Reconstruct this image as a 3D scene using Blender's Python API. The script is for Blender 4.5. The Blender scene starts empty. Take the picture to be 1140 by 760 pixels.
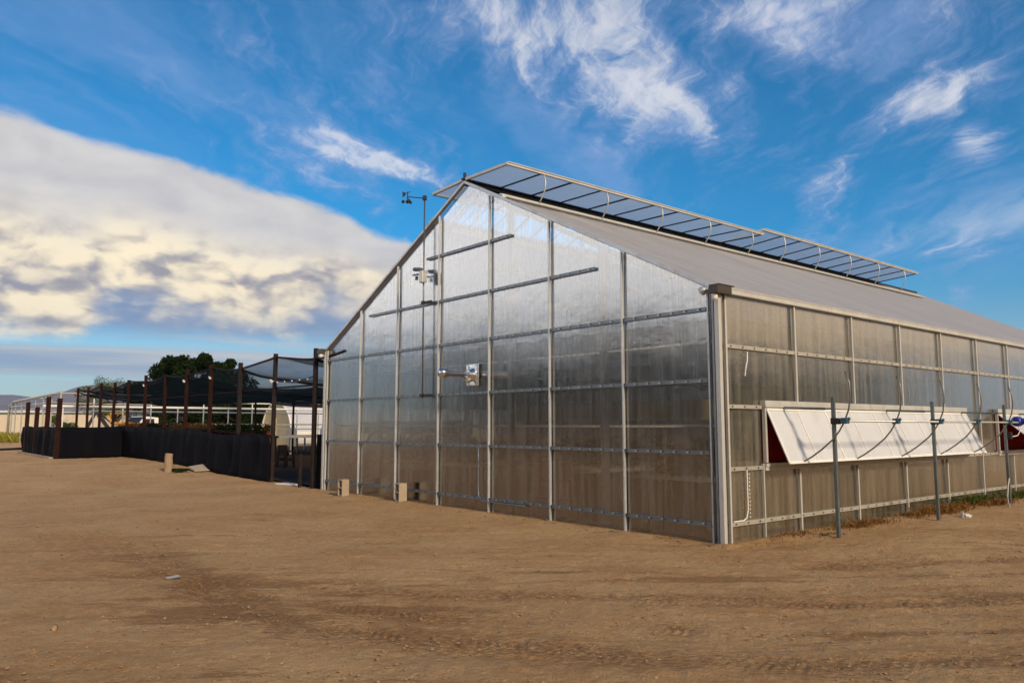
import bpy, bmesh, math, random
import numpy as np
from mathutils import Vector, Matrix
from math import sin, cos, pi, radians, sqrt
random.seed(7); rng = np.random.default_rng(7)
S = bpy.context.scene
COL = S.collection

# ------------------------------------------------------------ tagging helpers
def tag(o, label=None, cat=None, group=None, kind=None):
    if label: o['label'] = label
    if cat: o['category'] = cat
    if group: o['group'] = group
    if kind: o['kind'] = kind
    return o
def empty(name, loc, label, cat, group=None, rz=0):
    o = bpy.data.objects.new(name, None); COL.objects.link(o)
    o.location = loc; o.rotation_euler = (0, 0, rz)
    return tag(o, label, cat, group)
def copy_tree(o, parent=None):
    c = o.copy(); COL.objects.link(c); c.parent = parent
    for ch in [k for k in bpy.data.objects if k.parent == o]: copy_tree(ch, c)
    return c

class MB:
    """collects geometry; build() links it as one mesh object"""
    def __init__(s): s.v = []; s.f = []; s.m = []
    def add(s, vs, fs, mi=0):
        b = len(s.v); s.v += [tuple(v) for v in vs]
        s.f += [tuple(b + i for i in f) for f in fs]; s.m += [mi] * len(fs); return s
    def box(s, c, d, mi=0, R=None):
        c = Vector(c); h = Vector(d) / 2
        vs = [Vector((x * h.x, y * h.y, z * h.z)) for x in (-1, 1) for y in (-1, 1) for z in (-1, 1)]
        if R is not None: vs = [R @ v for v in vs]
        return s.add([c + v for v in vs], [(0, 1, 3, 2), (4, 6, 7, 5), (0, 4, 5, 1), (2, 3, 7, 6), (0, 2, 6, 4), (1, 5, 7, 3)], mi)
    def bar(s, p0, p1, w, h, mi=0, up=(0, 0, 1)):
        p0 = Vector(p0); p1 = Vector(p1); d = p1 - p0; L = d.length
        if L < 1e-6: return s
        d.normalize(); u = Vector(up)
        if abs(d.dot(u)) > .98: u = Vector((1, 0, 0))
        a = d.cross(u).normalized(); b = a.cross(d).normalized()
        R = Matrix((a, d, b)).transposed()
        return s.box((p0 + p1) / 2, (w, L, h), mi, R)
    def tube(s, pts, r, n=8, mi=0, cap=True):
        pts = [Vector(p) for p in pts]; rs = r if isinstance(r, (list, tuple)) else [r] * len(pts)
        vs = []; ref = None
        for i, p in enumerate(pts):
            d = (pts[min(i + 1, len(pts) - 1)] - pts[max(i - 1, 0)]).normalized()
            if ref is None:
                ref = Vector((0, 0, 1)) if abs(d.z) < .9 else Vector((1, 0, 0))
            a = d.cross(ref).normalized(); b = a.cross(d).normalized(); ref = b
            for k in range(n):
                t = 2 * pi * k / n; vs.append(p + (a * cos(t) + b * sin(t)) * rs[i])
        fs = [(i * n + k, i * n + (k + 1) % n, (i + 1) * n + (k + 1) % n, (i + 1) * n + k) for i in range(len(pts) - 1) for k in range(n)]
        if cap: fs += [tuple(range(n))[::-1], tuple((len(pts) - 1) * n + k for k in range(n))]
        return s.add(vs, fs, mi)
    def build(s, name, mat, parent=None, smooth=False, bevel=0, face=None):
        me = bpy.data.meshes.new(name); me.from_pydata(s.v, [], s.f)
        mats = mat if isinstance(mat, (list, tuple)) else [mat]
        for m in mats: me.materials.append(m)
        me.polygons.foreach_set('material_index', s.m)
        me.update()
        if smooth: me.polygons.foreach_set('use_smooth', [True] * len(s.f))
        bm = bmesh.new(); bm.from_mesh(me); bmesh.ops.recalc_face_normals(bm, faces=bm.faces); 
        if face is not None:
            for f_ in bm.faces:
                if f_.normal.dot(Vector(face)) < 0: f_.normal_flip()
        bm.to_mesh(me); bm.free()
        o = bpy.data.objects.new(name, me); COL.objects.link(o)
        if parent is not None: o.parent = parent
        if bevel:
            b = o.modifiers.new('bevel', 'BEVEL'); b.width = bevel; b.segments = 2; b.limit_method = 'ANGLE'
        return o

# ------------------------------------------------------------ shader expressions
class X:
    """tiny expression wrapper round a socket of a node tree"""
    def __init__(s, nt, sock): s.nt = nt; s.k = sock
    def op(s, o, *a, clamp=False):
        n = s.nt.nodes.new('ShaderNodeMath'); n.operation = o; n.use_clamp = clamp
        for i, q in enumerate((s,) + a):
            if isinstance(q, X): s.nt.links.new(q.k, n.inputs[i])
            else: n.inputs[i].default_value = q
        return X(s.nt, n.outputs[0])
    def __add__(s, b): return s.op('ADD', b)
    __radd__ = __add__
    def __sub__(s, b): return s.op('SUBTRACT', b)
    def __rsub__(s, b): return (s * -1) + b
    def __mul__(s, b): return s.op('MULTIPLY', b)
    __rmul__ = __mul__
    def __truediv__(s, b): return s.op('DIVIDE', b)
    def cl(s): return s.op('ADD', 0.0, clamp=True)
    def ss(s, a, b, lo=0., hi=1.):
        n = s.nt.nodes.new('ShaderNodeMapRange'); n.interpolation_type = 'SMOOTHSTEP'
        s.nt.links.new(s.k, n.inputs[0])
        for i, q in zip((1, 2, 3, 4), (a, b, lo, hi)):
            if isinstance(q, X): s.nt.links.new(q.k, n.inputs[i])
            else: n.inputs[i].default_value = q
        return X(s.nt, n.outputs[0])
def mixc(nt, f, a, b, mode='MIX'):
    n = nt.nodes.new('ShaderNodeMix'); n.data_type = 'RGBA'; n.blend_type = mode
    for i, q in ((0, f), (6, a), (7, b)):
        if isinstance(q, X): nt.links.new(q.k, n.inputs[i])
        elif i == 0: n.inputs[0].default_value = q
        else: n.inputs[i].default_value = tuple(q) + (1,)
    return X(nt, n.outputs[2])
def noise(nt, vec, scale, detail=4, rough=.55, dist=0., col=False, typ=None):
    n = nt.nodes.new('ShaderNodeTexNoise'); n.inputs['Scale'].default_value = scale
    n.inputs['Detail'].default_value = detail; n.inputs['Roughness'].default_value = rough
    n.inputs['Distortion'].default_value = dist
    if vec is not None: nt.links.new(vec.k, n.inputs['Vector'])
    return X(nt, n.outputs['Color' if col else 'Fac'])
def comb(nt, x, y, z):
    n = nt.nodes.new('ShaderNodeCombineXYZ')
    for i, q in enumerate((x, y, z)):
        if isinstance(q, X): nt.links.new(q.k, n.inputs[i])
        else: n.inputs[i].default_value = q
    return X(nt, n.outputs[0])
def sep(nt, v):
    n = nt.nodes.new('ShaderNodeSeparateXYZ'); nt.links.new(v.k, n.inputs[0])
    return [X(nt, o) for o in n.outputs]
def coord(nt, which='Object'):
    n = nt.nodes.new('ShaderNodeTexCoord'); return X(nt, n.outputs[which])
def vmul(nt, v, s3):
    n = nt.nodes.new('ShaderNodeVectorMath'); n.operation = 'MULTIPLY'
    nt.links.new(v.k, n.inputs[0]); n.inputs[1].default_value = s3; return X(nt, n.outputs[0])
def vadd(nt, v, w):
    n = nt.nodes.new('ShaderNodeVectorMath'); n.operation = 'ADD'
    nt.links.new(v.k, n.inputs[0])
    if isinstance(w, X): nt.links.new(w.k, n.inputs[1])
    else: n.inputs[1].default_value = w
    return X(nt, n.outputs[0])
def newmat(name):
    m = bpy.data.materials.new(name); m.use_nodes = True; nt = m.node_tree
    for n in list(nt.nodes):
        if n.type != 'OUTPUT_MATERIAL': nt.nodes.remove(n)
    return m, nt, [n for n in nt.nodes if n.type == 'OUTPUT_MATERIAL'][0]
def srgb(r, g, b):
    f = lambda c: (c / 255 / 12.92) if c / 255 <= .04045 else ((c / 255 + .055) / 1.055) ** 2.4
    return (f(r), f(g), f(b))
def surf(name, col, rough=.6, metal=0., var=.25, vscale=3., bump=0., bscale=30., dirt=None, streak=False):
    """principled with worn, uneven colour"""
    m, nt, out = newmat(name)
    p = nt.nodes.new('ShaderNodeBsdfPrincipled'); nt.links.new(p.outputs[0], out.inputs[0])
    c = coord(nt); cs = vmul(nt, c, (1, 1, .15)) if streak else c
    n1 = noise(nt, cs, vscale, 6, .6); n2 = noise(nt, c, vscale * 9, 4, .6)
    f = (n1 * .65 + n2 * .35).ss(.3, .7)
    lo = tuple(x * (1 - var) for x in col); hi = tuple(min(1, x * (1 + var)) for x in col)
    base = mixc(nt, f, lo, hi)
    if dirt:
        base = mixc(nt, noise(nt, cs, vscale * 2.3, 8, .7).ss(.5, .68) * dirt[1], base, dirt[0])
    nt.links.new(base.k, p.inputs['Base Color'])
    p.inputs['Metallic'].default_value = metal
    if rough > .7: p.inputs['Specular IOR Level'].default_value = .12
    r = n2.ss(.2, .8, rough * .8, min(1, rough * 1.25)); nt.links.new(r.k, p.inputs['Roughness'])
    if bump:
        b = nt.nodes.new('ShaderNodeBump'); b.inputs['Strength'].default_value = bump; b.inputs['Distance'].default_value = .01
        nt.links.new(noise(nt, c, bscale, 6, .6).k, b.inputs['Height']); nt.links.new(b.outputs[0], p.inputs['Normal'])
    return m

M = {}
M['alu'] = surf('weathered_aluminium', (.54, .56, .58), .42, .4, .12, 2., dirt=((.30, .27, .22), .5), streak=True)
M['alu_white'] = surf('pale_aluminium', (.54, .54, .52), .42, .2, .10, 2., dirt=((.42, .37, .29), .5), streak=True)
M['rail'] = surf('blue_grey_rail', (.20, .235, .27), .4, .6, .2, 3., dirt=((.30, .27, .22), .4))
M['rail_side'] = surf('pale_rail', (.50, .48, .42), .45, .4, .15, 3., dirt=((.35, .30, .22), .5))
M['screw'] = surf('screw_heads', (.06, .06, .06), .4, .6, .1)
M['galv'] = surf('galvanised_pipe', (.16, .19, .20), .45, .6, .2, 6.)
M['galv_light'] = surf('bright_galvanised_pipe', (.52, .52, .49), .4, .4, .15, 5.)
M['dark_metal'] = surf('dark_metal', (.035, .035, .04), .5, .5, .2)
M['rack'] = surf('rack_steel', (.20, .20, .20), .4, .7, .15)
M['gear'] = surf('blue_green_gearbox', (.035, .10, .16), .45, .1, .2)
M['motor'] = surf('blue_motor_paint', (.015, .03, .30), .35, .0, .2)
M['brown'] = surf('brown_gutter', (.055, .045, .035), .5, .1, .3, 6.)
M['white'] = surf('white_paint', (.80, .79, .76), .5, 0, .08, 4., dirt=((.45, .40, .33), .3))
M['vent_panel'] = surf('vent_panel', (.60, .62, .65), .35, 0, .05, 1.5, dirt=((.5, .45, .40), .35), streak=True)
M['red'] = surf('red_screen', (.20, .009, .011), .8, 0, .2, 8., bump=.3, bscale=60)
M['rust'] = surf('rusty_steel', (.026, .009, .007), .85, .1, .4, 5., dirt=((.012, .006, .005), .6), bump=.3)
M['darkpost'] = surf('dark_steel_post', (.028, .020, .019), .75, .2, .3, 5.)
M['navy'] = surf('black_woven_fabric', (.0035, .0038, .0075), .95, 0, .45, 1.1, dirt=((.012, .010, .009), .35), bump=.5, bscale=9, streak=True)
M['block'] = surf('concrete_block', (.40, .33, .25), .95, 0, .12, 10., bump=.6, bscale=90, dirt=((.25, .17, .11), .5))
M['block_shade'] = surf('concrete_recess_shade', (.22, .18, .14), .95, 0, .1, 10.)  # darker copy of the concrete, shade of the hollow cores painted in
M['wood'] = surf('weathered_log', (.34, .25, .16), .9, 0, .2, 14., bump=.6, bscale=50, streak=True)
M['card'] = surf('faded_board', (.45, .38, .30), .9, 0, .1, 12.)
M['silver'] = surf('shiny_duct', (.75, .76, .76), .16, 1., .06, 12., bump=.5, bscale=25)
M['fan'] = surf('white_tube_plastic', (.78, .84, .84), .5, 0, .05)
M['bench_top'] = surf('bench_top', (.80, .78, .73), .6, 0, .12, 1.5, dirt=((.2, .13, .08), .4))
M['terracotta'] = surf('clay_pots', (.34, .10, .04), .8, 0, .3, 8.)
M['hose'] = surf('orange_hose', (.45, .07, .025), .5)
M['bark'] = surf('bark', (.09, .065, .045), .95, 0, .3, 8., bump=.8, bscale=20)
M['cream'] = surf('cream_siding', (.60, .53, .42), .7, 0, .07, .3, dirt=((.36, .28, .2), .4), streak=True)
M['teal'] = surf('teal_trim', (.03, .11, .12), .5)
M['grey_door'] = surf('grey_door', (.45, .43, .40), .6)
M['yellow'] = surf('yellow_machine_paint', (.60, .27, .012), .45, 0, .15, 2., dirt=((.2, .1, .03), .4))
M['rubber'] = surf('rubber', (.02, .02, .02), .9)
M['poly_white'] = surf('white_greenhouse_film', (.62, .62, .68), .5, 0, .07, .8, streak=True)
M['hoop_end'] = surf('yellowed_film', (.50, .42, .24), .7, 0, .12, .8)
M['mount'] = surf('mountain_rock', (.16, .12, .10), .95, 0, .3, .002)
M['pebble'] = surf('pebbles', (.36, .24, .14), .9, 0, .35, 40.)
M['white_plastic'] = surf('white_scrap', (.8, .8, .8), .5)
M['bluepipe'] = surf('blue_pipe', (.02, .06, .16), .5)

def leafmat(name, c1, c2, trans=.25):
    m, nt, out = newmat(name)
    geo = nt.nodes.new('ShaderNodeNewGeometry'); r = X(nt, geo.outputs['Random Per Island'])
    c = mixc(nt, (r * .6 + noise(nt, coord(nt), 1.2, 3) * .5).ss(.2, .85), c1, c2)
    d = nt.nodes.new('ShaderNodeBsdfDiffuse'); t = nt.nodes.new('ShaderNodeBsdfTranslucent')
    nt.links.new(c.k, d.inputs[0]); nt.links.new(c.k, t.inputs[0])
    mx = nt.nodes.new('ShaderNodeMixShader'); mx.inputs[0].default_value = trans
    nt.links.new(d.outputs[0], mx.inputs[1]); nt.links.new(t.outputs[0], mx.inputs[2]); nt.links.new(mx.outputs[0], out.inputs[0])
    return m
M['leaf_dark'] = leafmat('dark_foliage', (.007, .013, .005), (.026, .044, .010))
M['leaf_pale'] = leafmat('pale_foliage', (.06, .085, .02), (.14, .17, .05), .3)
M['grass_green'] = leafmat('green_weeds', (.04, .06, .015), (.11, .13, .035))
M['grass_dry'] = leafmat('dry_weeds', (.15, .06, .02), (.30, .17, .06))
M['grass_yellow'] = leafmat('yellow_grass', (.16, .15, .02), (.34, .30, .05))

# ---- multiwall polycarbonate: clear share, blurred share, milky share, sheen
def polycarb(name, axis, clear, blur, milk_col, rough=.22, gloss=.12, dirt=.3, seed=0., deep=False, trans=.55):
    m, nt, out = newmat(name)
    c = coord(nt); x, y, z = sep(nt, c)
    h = y if axis == 'y' else x
    # flutes of uneven width and uneven bending of the sheet
    flute = noise(nt, comb(nt, h * 30., z * .2, seed), 1., 3, .7)
    wob = noise(nt, comb(nt, h * 1.1, z * 1.6, seed + 3.), 1., 4, .55)
    b = nt.nodes.new('ShaderNodeBump'); b.inputs['Strength'].default_value = .55; b.inputs['Distance'].default_value = .012
    nt.links.new((flute * .26 + wob * 1.0).k, b.inputs['Height'])
    streak = noise(nt, comb(nt, h * 9., z * .5, seed + 7.), 1., 5, .65)
    low = noise(nt, comb(nt, h * .45, z * 1.4, seed + 11.), 1., 5, .6)
    dirtf = (streak * .5 + low * .5).ss(.42, .68) * dirt
    base_dirt = z.ss(.45, 0., 0., .55) * noise(nt, comb(nt, h * 2., z * 3., seed), 1., 6, .7).ss(.35, .6)
    dirtf = (dirtf + base_dirt * .8).cl()
    mc = mixc(nt, dirtf, milk_col, (.30, .235, .165))
    tr = nt.nodes.new('ShaderNodeBsdfTransparent'); tr.inputs[0].default_value = (.84, .84, .82, 1)
    rf = nt.nodes.new('ShaderNodeBsdfRefraction'); rf.inputs['IOR'].default_value = 1.12; rf.inputs['Roughness'].default_value = rough
    rf.inputs['Color'].default_value = (.86, .86, .84, 1); nt.links.new(b.outputs[0], rf.inputs['Normal'])
    df = nt.nodes.new('ShaderNodeBsdfDiffuse'); tl = nt.nodes.new('ShaderNodeBsdfTranslucent')
    nt.links.new(mc.k, df.inputs[0]); nt.links.new(mc.k, tl.inputs[0])
    milk = nt.nodes.new('ShaderNodeMixShader'); milk.inputs[0].default_value = trans
    nt.links.new(df.outputs[0], milk.inputs[1]); nt.links.new(tl.outputs[0], milk.inputs[2])
    cb = nt.nodes.new('ShaderNodeMixShader'); cb.inputs[0].default_value = blur / (clear + blur)
    nt.links.new(tr.outputs[0], cb.inputs[1]); nt.links.new(rf.outputs[0], cb.inputs[2])
    body = nt.nodes.new('ShaderNodeMixShader')
    oi = nt.nodes.new('ShaderNodeObjectInfo'); rnd = X(nt, oi.outputs['Random'])
    mf = ((rnd - .5) * .12 + streak.ss(.32, .68, -.20, .26) + dirtf * .25 + (1 - clear - blur)).cl()
    nt.links.new(mf.k, body.inputs[0]); nt.links.new(cb.outputs[0], body.inputs[1]); nt.links.new(milk.outputs[0], body.inputs[2])
    gl = nt.nodes.new('ShaderNodeBsdfGlossy'); gl.inputs['Roughness'].default_value = .16; gl.inputs['Color'].default_value = (.92, .92, .92, 1)
    nt.links.new(b.outputs[0], gl.inputs['Normal'])
    fr = nt.nodes.new('ShaderNodeFresnel'); fr.inputs['IOR'].default_value = 1.5; nt.links.new(b.outputs[0], fr.inputs['Normal'])
    fin = nt.nodes.new('ShaderNodeMixShader')
    nt.links.new((X(nt, fr.outputs[0]) * 1.8 + gloss).cl().k, fin.inputs[0])
    nt.links.new(body.outputs[0], fin.inputs[1]); nt.links.new(gl.outputs[0], fin.inputs[2])
    nt.links.new(fin.outputs[0], out.inputs[0])
    return m
M['pc_gable'] = polycarb('polycarbonate_gable', 'y', .46, .40, (.50, .52, .54), rough=.24, gloss=.19)
M['pc_side'] = polycarb('polycarbonate_side', 'x', .30, .32, (.52, .49, .38), rough=.26, gloss=.24, seed=5., dirt=.45)
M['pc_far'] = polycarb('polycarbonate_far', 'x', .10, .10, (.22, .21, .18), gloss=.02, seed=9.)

def roofmat():
    m, nt, out = newmat('roof_sheet')
    c = coord(nt); x, y, z = sep(nt, c)
    n = noise(nt, comb(nt, x * 1.3, y * .35, 0.), 1., 5, .6)
    seam = (x / .61).op('FRACT').op('SUBTRACT', .5).op('ABSOLUTE').ss(.465, .49)
    fine = (x / .076).op('FRACT').op('SUBTRACT', .5).op('ABSOLUTE')
    col = mixc(nt, n.ss(.3, .7), (.60, .57, .56), (.72, .69, .67))
    pur = (y / 1.02).op('FRACT').op('SUBTRACT', .5).op('ABSOLUTE').ss(.44, .5)
    col = mixc(nt, pur * .22, col, (.30, .29, .30))
    col = mixc(nt, noise(nt, comb(nt, x * 6., y * .4, 2.), 1., 5, .7).ss(.5, .75) * .3, col, (.36, .33, .30))
    col = mixc(nt, seam * .8, col, (.20, .24, .36))
    b = nt.nodes.new('ShaderNodeBump'); b.inputs['Strength'].default_value = .25; b.inputs['Distance'].default_value = .01
    nt.links.new((fine + seam).k, b.inputs['Height'])
    p = nt.nodes.new('ShaderNodeBsdfPrincipled'); nt.links.new(col.k, p.inputs['Base Color']); p.inputs['Roughness'].default_value = .42
    nt.links.new(b.outputs[0], p.inputs['Normal'])
    tl = nt.nodes.new('ShaderNodeBsdfTranslucent'); nt.links.new(mixc(nt, n, (.88, .88, .88), (.97, .97, .97)).k, tl.inputs[0])
    tr = nt.nodes.new('ShaderNodeBsdfTransparent'); tr.inputs[0].default_value = (.8, .82, .85, 1)
    m2 = nt.nodes.new('ShaderNodeMixShader'); m2.inputs[0].default_value = .25
    nt.links.new(tl.outputs[0], m2.inputs[1]); nt.links.new(tr.outputs[0], m2.inputs[2])
    mx = nt.nodes.new('ShaderNodeMixShader'); mx.inputs[0].default_value = .5
    nt.links.new(p.outputs[0], mx.inputs[1]); nt.links.new(m2.outputs[0], mx.inputs[2]); nt.links.new(mx.outputs[0], out.inputs[0])
    return m
M['roof'] = roofmat()
def sheetmat(name, col, tcol, tl_f, tr_f, rough=.3):
    m, nt, out = newmat(name)
    n = noise(nt, coord(nt), 1.3, 5)
    p = nt.nodes.new('ShaderNodeBsdfPrincipled'); p.inputs['Roughness'].default_value = rough
    nt.links.new(mixc(nt, n.ss(.3, .7), tuple(c * .85 for c in col), tuple(c * 1.1 for c in col)).k, p.inputs['Base Color'])
    tl = nt.nodes.new('ShaderNodeBsdfTranslucent'); tl.inputs[0].default_value = tcol + (1,)
    tr = nt.nodes.new('ShaderNodeBsdfTransparent'); tr.inputs[0].default_value = tcol + (1,)
    a = nt.nodes.new('ShaderNodeMixShader'); a.inputs[0].default_value = tl_f
    nt.links.new(p.outputs[0], a.inputs[1]); nt.links.new(tl.outputs[0], a.inputs[2])
    b = nt.nodes.new('ShaderNodeMixShader'); b.inputs[0].default_value = tr_f
    nt.links.new(a.outputs[0], b.inputs[1]); nt.links.new(tr.outputs[0], b.inputs[2]); nt.links.new(b.outputs[0], out.inputs[0])
    return m
M['vent_sheet'] = sheetmat('ridge_vent_sheet', (.50, .56, .62), (.80, .88, .95), .58, .50)
M['curtain'] = sheetmat('thermal_curtain', (.22, .21, .195), (.55, .54, .51), .6, .08, .8)

def clothmat():
    m, nt, out = newmat('black_shade_net')
    g = nt.nodes.new('ShaderNodeNewGeometry')
    d = nt.nodes.new('ShaderNodeVectorMath'); d.operation = 'DOT_PRODUCT'
    nt.links.new(g.outputs['Normal'], d.inputs[0]); nt.links.new(g.outputs['Incoming'], d.inputs[1])
    cth = X(nt, d.outputs['Value']).op('ABSOLUTE').op('MAXIMUM', .02)
    n = noise(nt, vmul(nt, coord(nt), (1, 1, 1)), 2.5, 5)
    T = ((n * .10 + .115) * -1. / cth).op('EXPONENT')          # a woven net lets less through the flatter one looks across it
    df = nt.nodes.new('ShaderNodeBsdfDiffuse'); df.inputs[0].default_value = (.006, .007, .008, 1)
    tl = nt.nodes.new('ShaderNodeBsdfTranslucent'); tl.inputs[0].default_value = (.03, .045, .05, 1)
    a = nt.nodes.new('ShaderNodeMixShader'); a.inputs[0].default_value = .5
    nt.links.new(df.outputs[0], a.inputs[1]); nt.links.new(tl.outputs[0], a.inputs[2])
    tr = nt.nodes.new('ShaderNodeBsdfTransparent'); tr.inputs[0].default_value = (.72, .74, .76, 1)
    b = nt.nodes.new('ShaderNodeMixShader'); nt.links.new(T.k, b.inputs[0])
    nt.links.new(a.outputs[0], b.inputs[1]); nt.links.new(tr.outputs[0], b.inputs[2]); nt.links.new(b.outputs[0], out.inputs[0])
    return m
M['net'] = clothmat()

# ------------------------------------------------------------ camera, sun, sky
YAW = 50.1; PITCH = math.degrees(math.atan(94 / 873))
cam = bpy.data.cameras.new('camera'); cam.sensor_width = 36; cam.lens = 873 / 1140 * 36
cam.clip_start = .05; cam.clip_end = 60000
co = bpy.data.objects.new('camera', cam); COL.objects.link(co); S.camera = co
co.location = (0, 0, 1.65); co.rotation_euler = (radians(90 + PITCH), 0, radians(YAW - 90))

SUN_AZ, SUN_EL = -97., 26.          # degrees, azimuth from +X counter-clockwise
sd = Vector((cos(radians(SUN_EL)) * cos(radians(SUN_AZ)), cos(radians(SUN_EL)) * sin(radians(SUN_AZ)), sin(radians(SUN_EL))))
sl = bpy.data.lights.new('sun', 'SUN'); sl.energy = 3.2; sl.angle = radians(8); sl.color = (1, .81, .58)
so = bpy.data.objects.new('sun', sl); COL.objects.link(so); so.rotation_euler = sd.to_track_quat('Z', 'Y').to_euler()

W = bpy.data.worlds.new('World'); S.world = W; W.use_nodes = True; nt = W.node_tree
for n in list(nt.nodes): nt.nodes.remove(n)
wo = nt.nodes.new('ShaderNodeOutputWorld'); bg = nt.nodes.new('ShaderNodeBackground')
nt.links.new(bg.outputs[0], wo.inputs[0]); STR = .10; bg.inputs[1].default_value = STR
sky = nt.nodes.new('ShaderNodeTexSky'); sky.sky_type = 'NISHITA'; sky.sun_disc = False
sky.sun_elevation = radians(SUN_EL); sky.sun_rotation = radians(90 - SUN_AZ); sky.altitude = 300
sky.air_density = 1.0; sky.dust_density = .3; sky.ozone_density = 3.0
d = coord(nt, 'Generated'); dx, dy, dz = sep(nt, d)
az = dy.op('ARCTAN2', dx) * (180 / pi)
el = dz.op('ARCSINE') * (180 / pi)
# clear sky: saturated deep blue as in the photograph
clear = mixc(nt, 1., X(nt, sky.outputs[0]), (.10, .80, 1.08), 'MULTIPLY')
gradf = el.ss(0, 14)
clear = mixc(nt, gradf, mixc(nt, 1., X(nt, sky.outputs[0]), (.72, .84, .86), 'MULTIPLY'), clear)
def C(r, g, b, k=1.):
    return tuple(q * k / STR for q in srgb(r, g, b))
def curve(v, pts, x0, x1, y1):
    n = nt.nodes.new('ShaderNodeFloatCurve'); cu = n.mapping.curves[0]
    while len(cu.points) < len(pts): cu.points.new(.5, .5)
    for p, (a, b) in zip(cu.points, sorted(pts)): p.location = ((a - x0) / (x1 - x0), b / y1); p.handle_type = 'AUTO_CLAMPED'
    n.mapping.update(); nt.links.new(((v - x0) / (x1 - x0)).k, n.inputs['Value']); return X(nt, n.outputs[0]) * y1
# high wispy cloud, laid on a high plane so that it foreshortens towards the horizon
inv = (dz + .10)
px, py = dx / inv, dy / inv
cv = comb(nt, px, py, 0.)
warp = vmul(nt, noise(nt, cv, 1.1, 5, .6, col=True), (1.1, 1.1, 0))
rot = comb(nt, px * .80 + py * .60, px * -.60 + py * .80, 0.)
st = vadd(nt, vmul(nt, rot, (.42, 2.3, 1)), vmul(nt, warp, (.7, 1.3, 0)))
fib = noise(nt, st, 1.9, 10, .66, .15)
fib2 = noise(nt, vadd(nt, vmul(nt, comb(nt, px * .35 + py * .94, px * -.94 + py * .35, 0.), (1., 3.6, 1)), vmul(nt, warp, (1.2, 1.4, 0))), 2.8, 8, .68, .2)
lowf = noise(nt, vadd(nt, cv, (3.1, 1.7, 0)), .55, 4, .5)
def blob(a, e, ra, re, tilt, k):
    u = (az - a); v = (el - e); t = radians(tilt)
    p_ = (u * cos(t) + v * sin(t)) / ra; q = (v * cos(t) - u * sin(t)) / re
    return ((p_ * p_ + q * q) * -1.).op('EXPONENT') * k
B = None
# azimuth grows to the left of the picture
for a in [(43, 24.3, 7.0, 6.0, 10, .27), (36, 21.5, 8, 3.2, 25, .20), (31, 28, 7, 2.5, 10, .26), (25, 23, 8, 4, 10, .16), (47, 18.5, 4.5, 1.6, -25, .12), (62.5, 19.6, 4.4, .9, 14, .55), (58.8, 18.3, 3.0, .7, 10, .40), (30.5, 26.3, 3.2, 1.2, 20, .33), (20.5, 21.0, 3.6, 1.3, -15, .38),
          (18.8, 17.6, 1.6, 1.3, 15, .34), (71, 23.5, 9, 3.5, 10, .13), (17, 26, 6, 3, 0, .22), (51, 28, 6, 2.5, 0, .20), (29, 16.5, 2.6, .7, 0, .17),
          (66, 17.8, 5, 2.0, 15, .14), (22, 11.5, 9, 1.2, 5, .14)]:
    q = blob(*a); B = q if B is None else B + q
elsewhere = 1 - (az.ss(2, 12) * az.ss(100, 88))
cir = (B.op('MINIMUM', .40) + (fib - .5) * 1.35 + (fib2 - .5) * .7 + lowf.ss(.4, .7, -.02, .09) + elsewhere * .12).ss(.02, .66)
cir = cir * el.ss(2, 9)
cir_col = mixc(nt, cir.ss(.2, .9), C(150, 165, 208), C(222, 221, 226))
col = mixc(nt, cir * .82, clear, cir_col)
# thin veil
veil = noise(nt, vadd(nt, vmul(nt, rot, (.5, 1.6, 1)), warp), 1.3, 5, .55).ss(.45, .8) * el.ss(4, 16) * .5
col = mixc(nt, veil, col, C(140, 165, 212))
# big bank low on the left, wrapping on behind the left side of the camera
cb3 = comb(nt, az * .085, el * .15, 0.)
w1 = noise(nt, cb3, 1.0, 7, .58, .4); w1b = noise(nt, vadd(nt, cb3, (.10, -.13, 0)), 1.0, 7, .58, .4)
bigw = noise(nt, vadd(nt, cb3, (5, 2, 0)), .55, 3, .5)
ts = [(40, 5), (48, 9), (54, 12.0), (57, 13.2), (59.5, 13.9), (63, 15.4), (68.3, 16.3), (74, 17.7), (79, 18.1), (85, 19.0), (100, 19), (115, 17), (130, 19), (150, 22), (165, 20), (180, 14)]
bs = [(40, 7), (56, 7.4), (60, 7.4), (63, 7.4), (66, 6.2), (71, 6.0), (77, 7.3), (80, 5.0), (84, 5.6), (100, 7), (130, 5), (165, 5), (180, 5)]
top = curve(az, ts, 40, 180, 40.) ; bot = curve(az, bs, 40, 180, 40.)
edge = (top - el) + (w1 - .5) * 2.2 + (fib - .5) * 1.6
m_top = edge.ss(-.15, .75)
puff = noise(nt, vmul(nt, cb3, (.8, 1.0, 1)), 1.8, 9, .52, .25); puffb = noise(nt, vmul(nt, vadd(nt, cb3, (.07, -.10, 0)), (.8, 1.0, 1)), 1.8, 9, .52, .25)
m_bot0 = (el - bot + (puff - .5) * 5.5 + (w1 - .5) * 2.0)
m_az = az.ss(41, 50) * az.ss(179, 168)
rel = (puff - puffb) * 3.8 + (w1 - w1b) * 1.0
depth = ((top - el) / (top - bot)).cl()
cream = depth.ss(.25, .62) * (1 - (az - 90.).ss(20, 60) * .2)
def vor(v, sc):
    n_ = nt.nodes.new('ShaderNodeTexVoronoi'); n_.feature = 'F1'; n_.inputs['Scale'].default_value = sc
    n_.inputs['Detail'].default_value = 2.5; n_.inputs['Roughness'].default_value = .5
    nt.links.new(v.k, n_.inputs['Vector']); return X(nt, n_.outputs['Distance'])
cw = vadd(nt, cb3, vmul(nt, noise(nt, cb3, 2.2, 4, .55, col=True), (.35, .35, 0)))
cwb = vadd(nt, cw, (.06, .10, 0))
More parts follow.
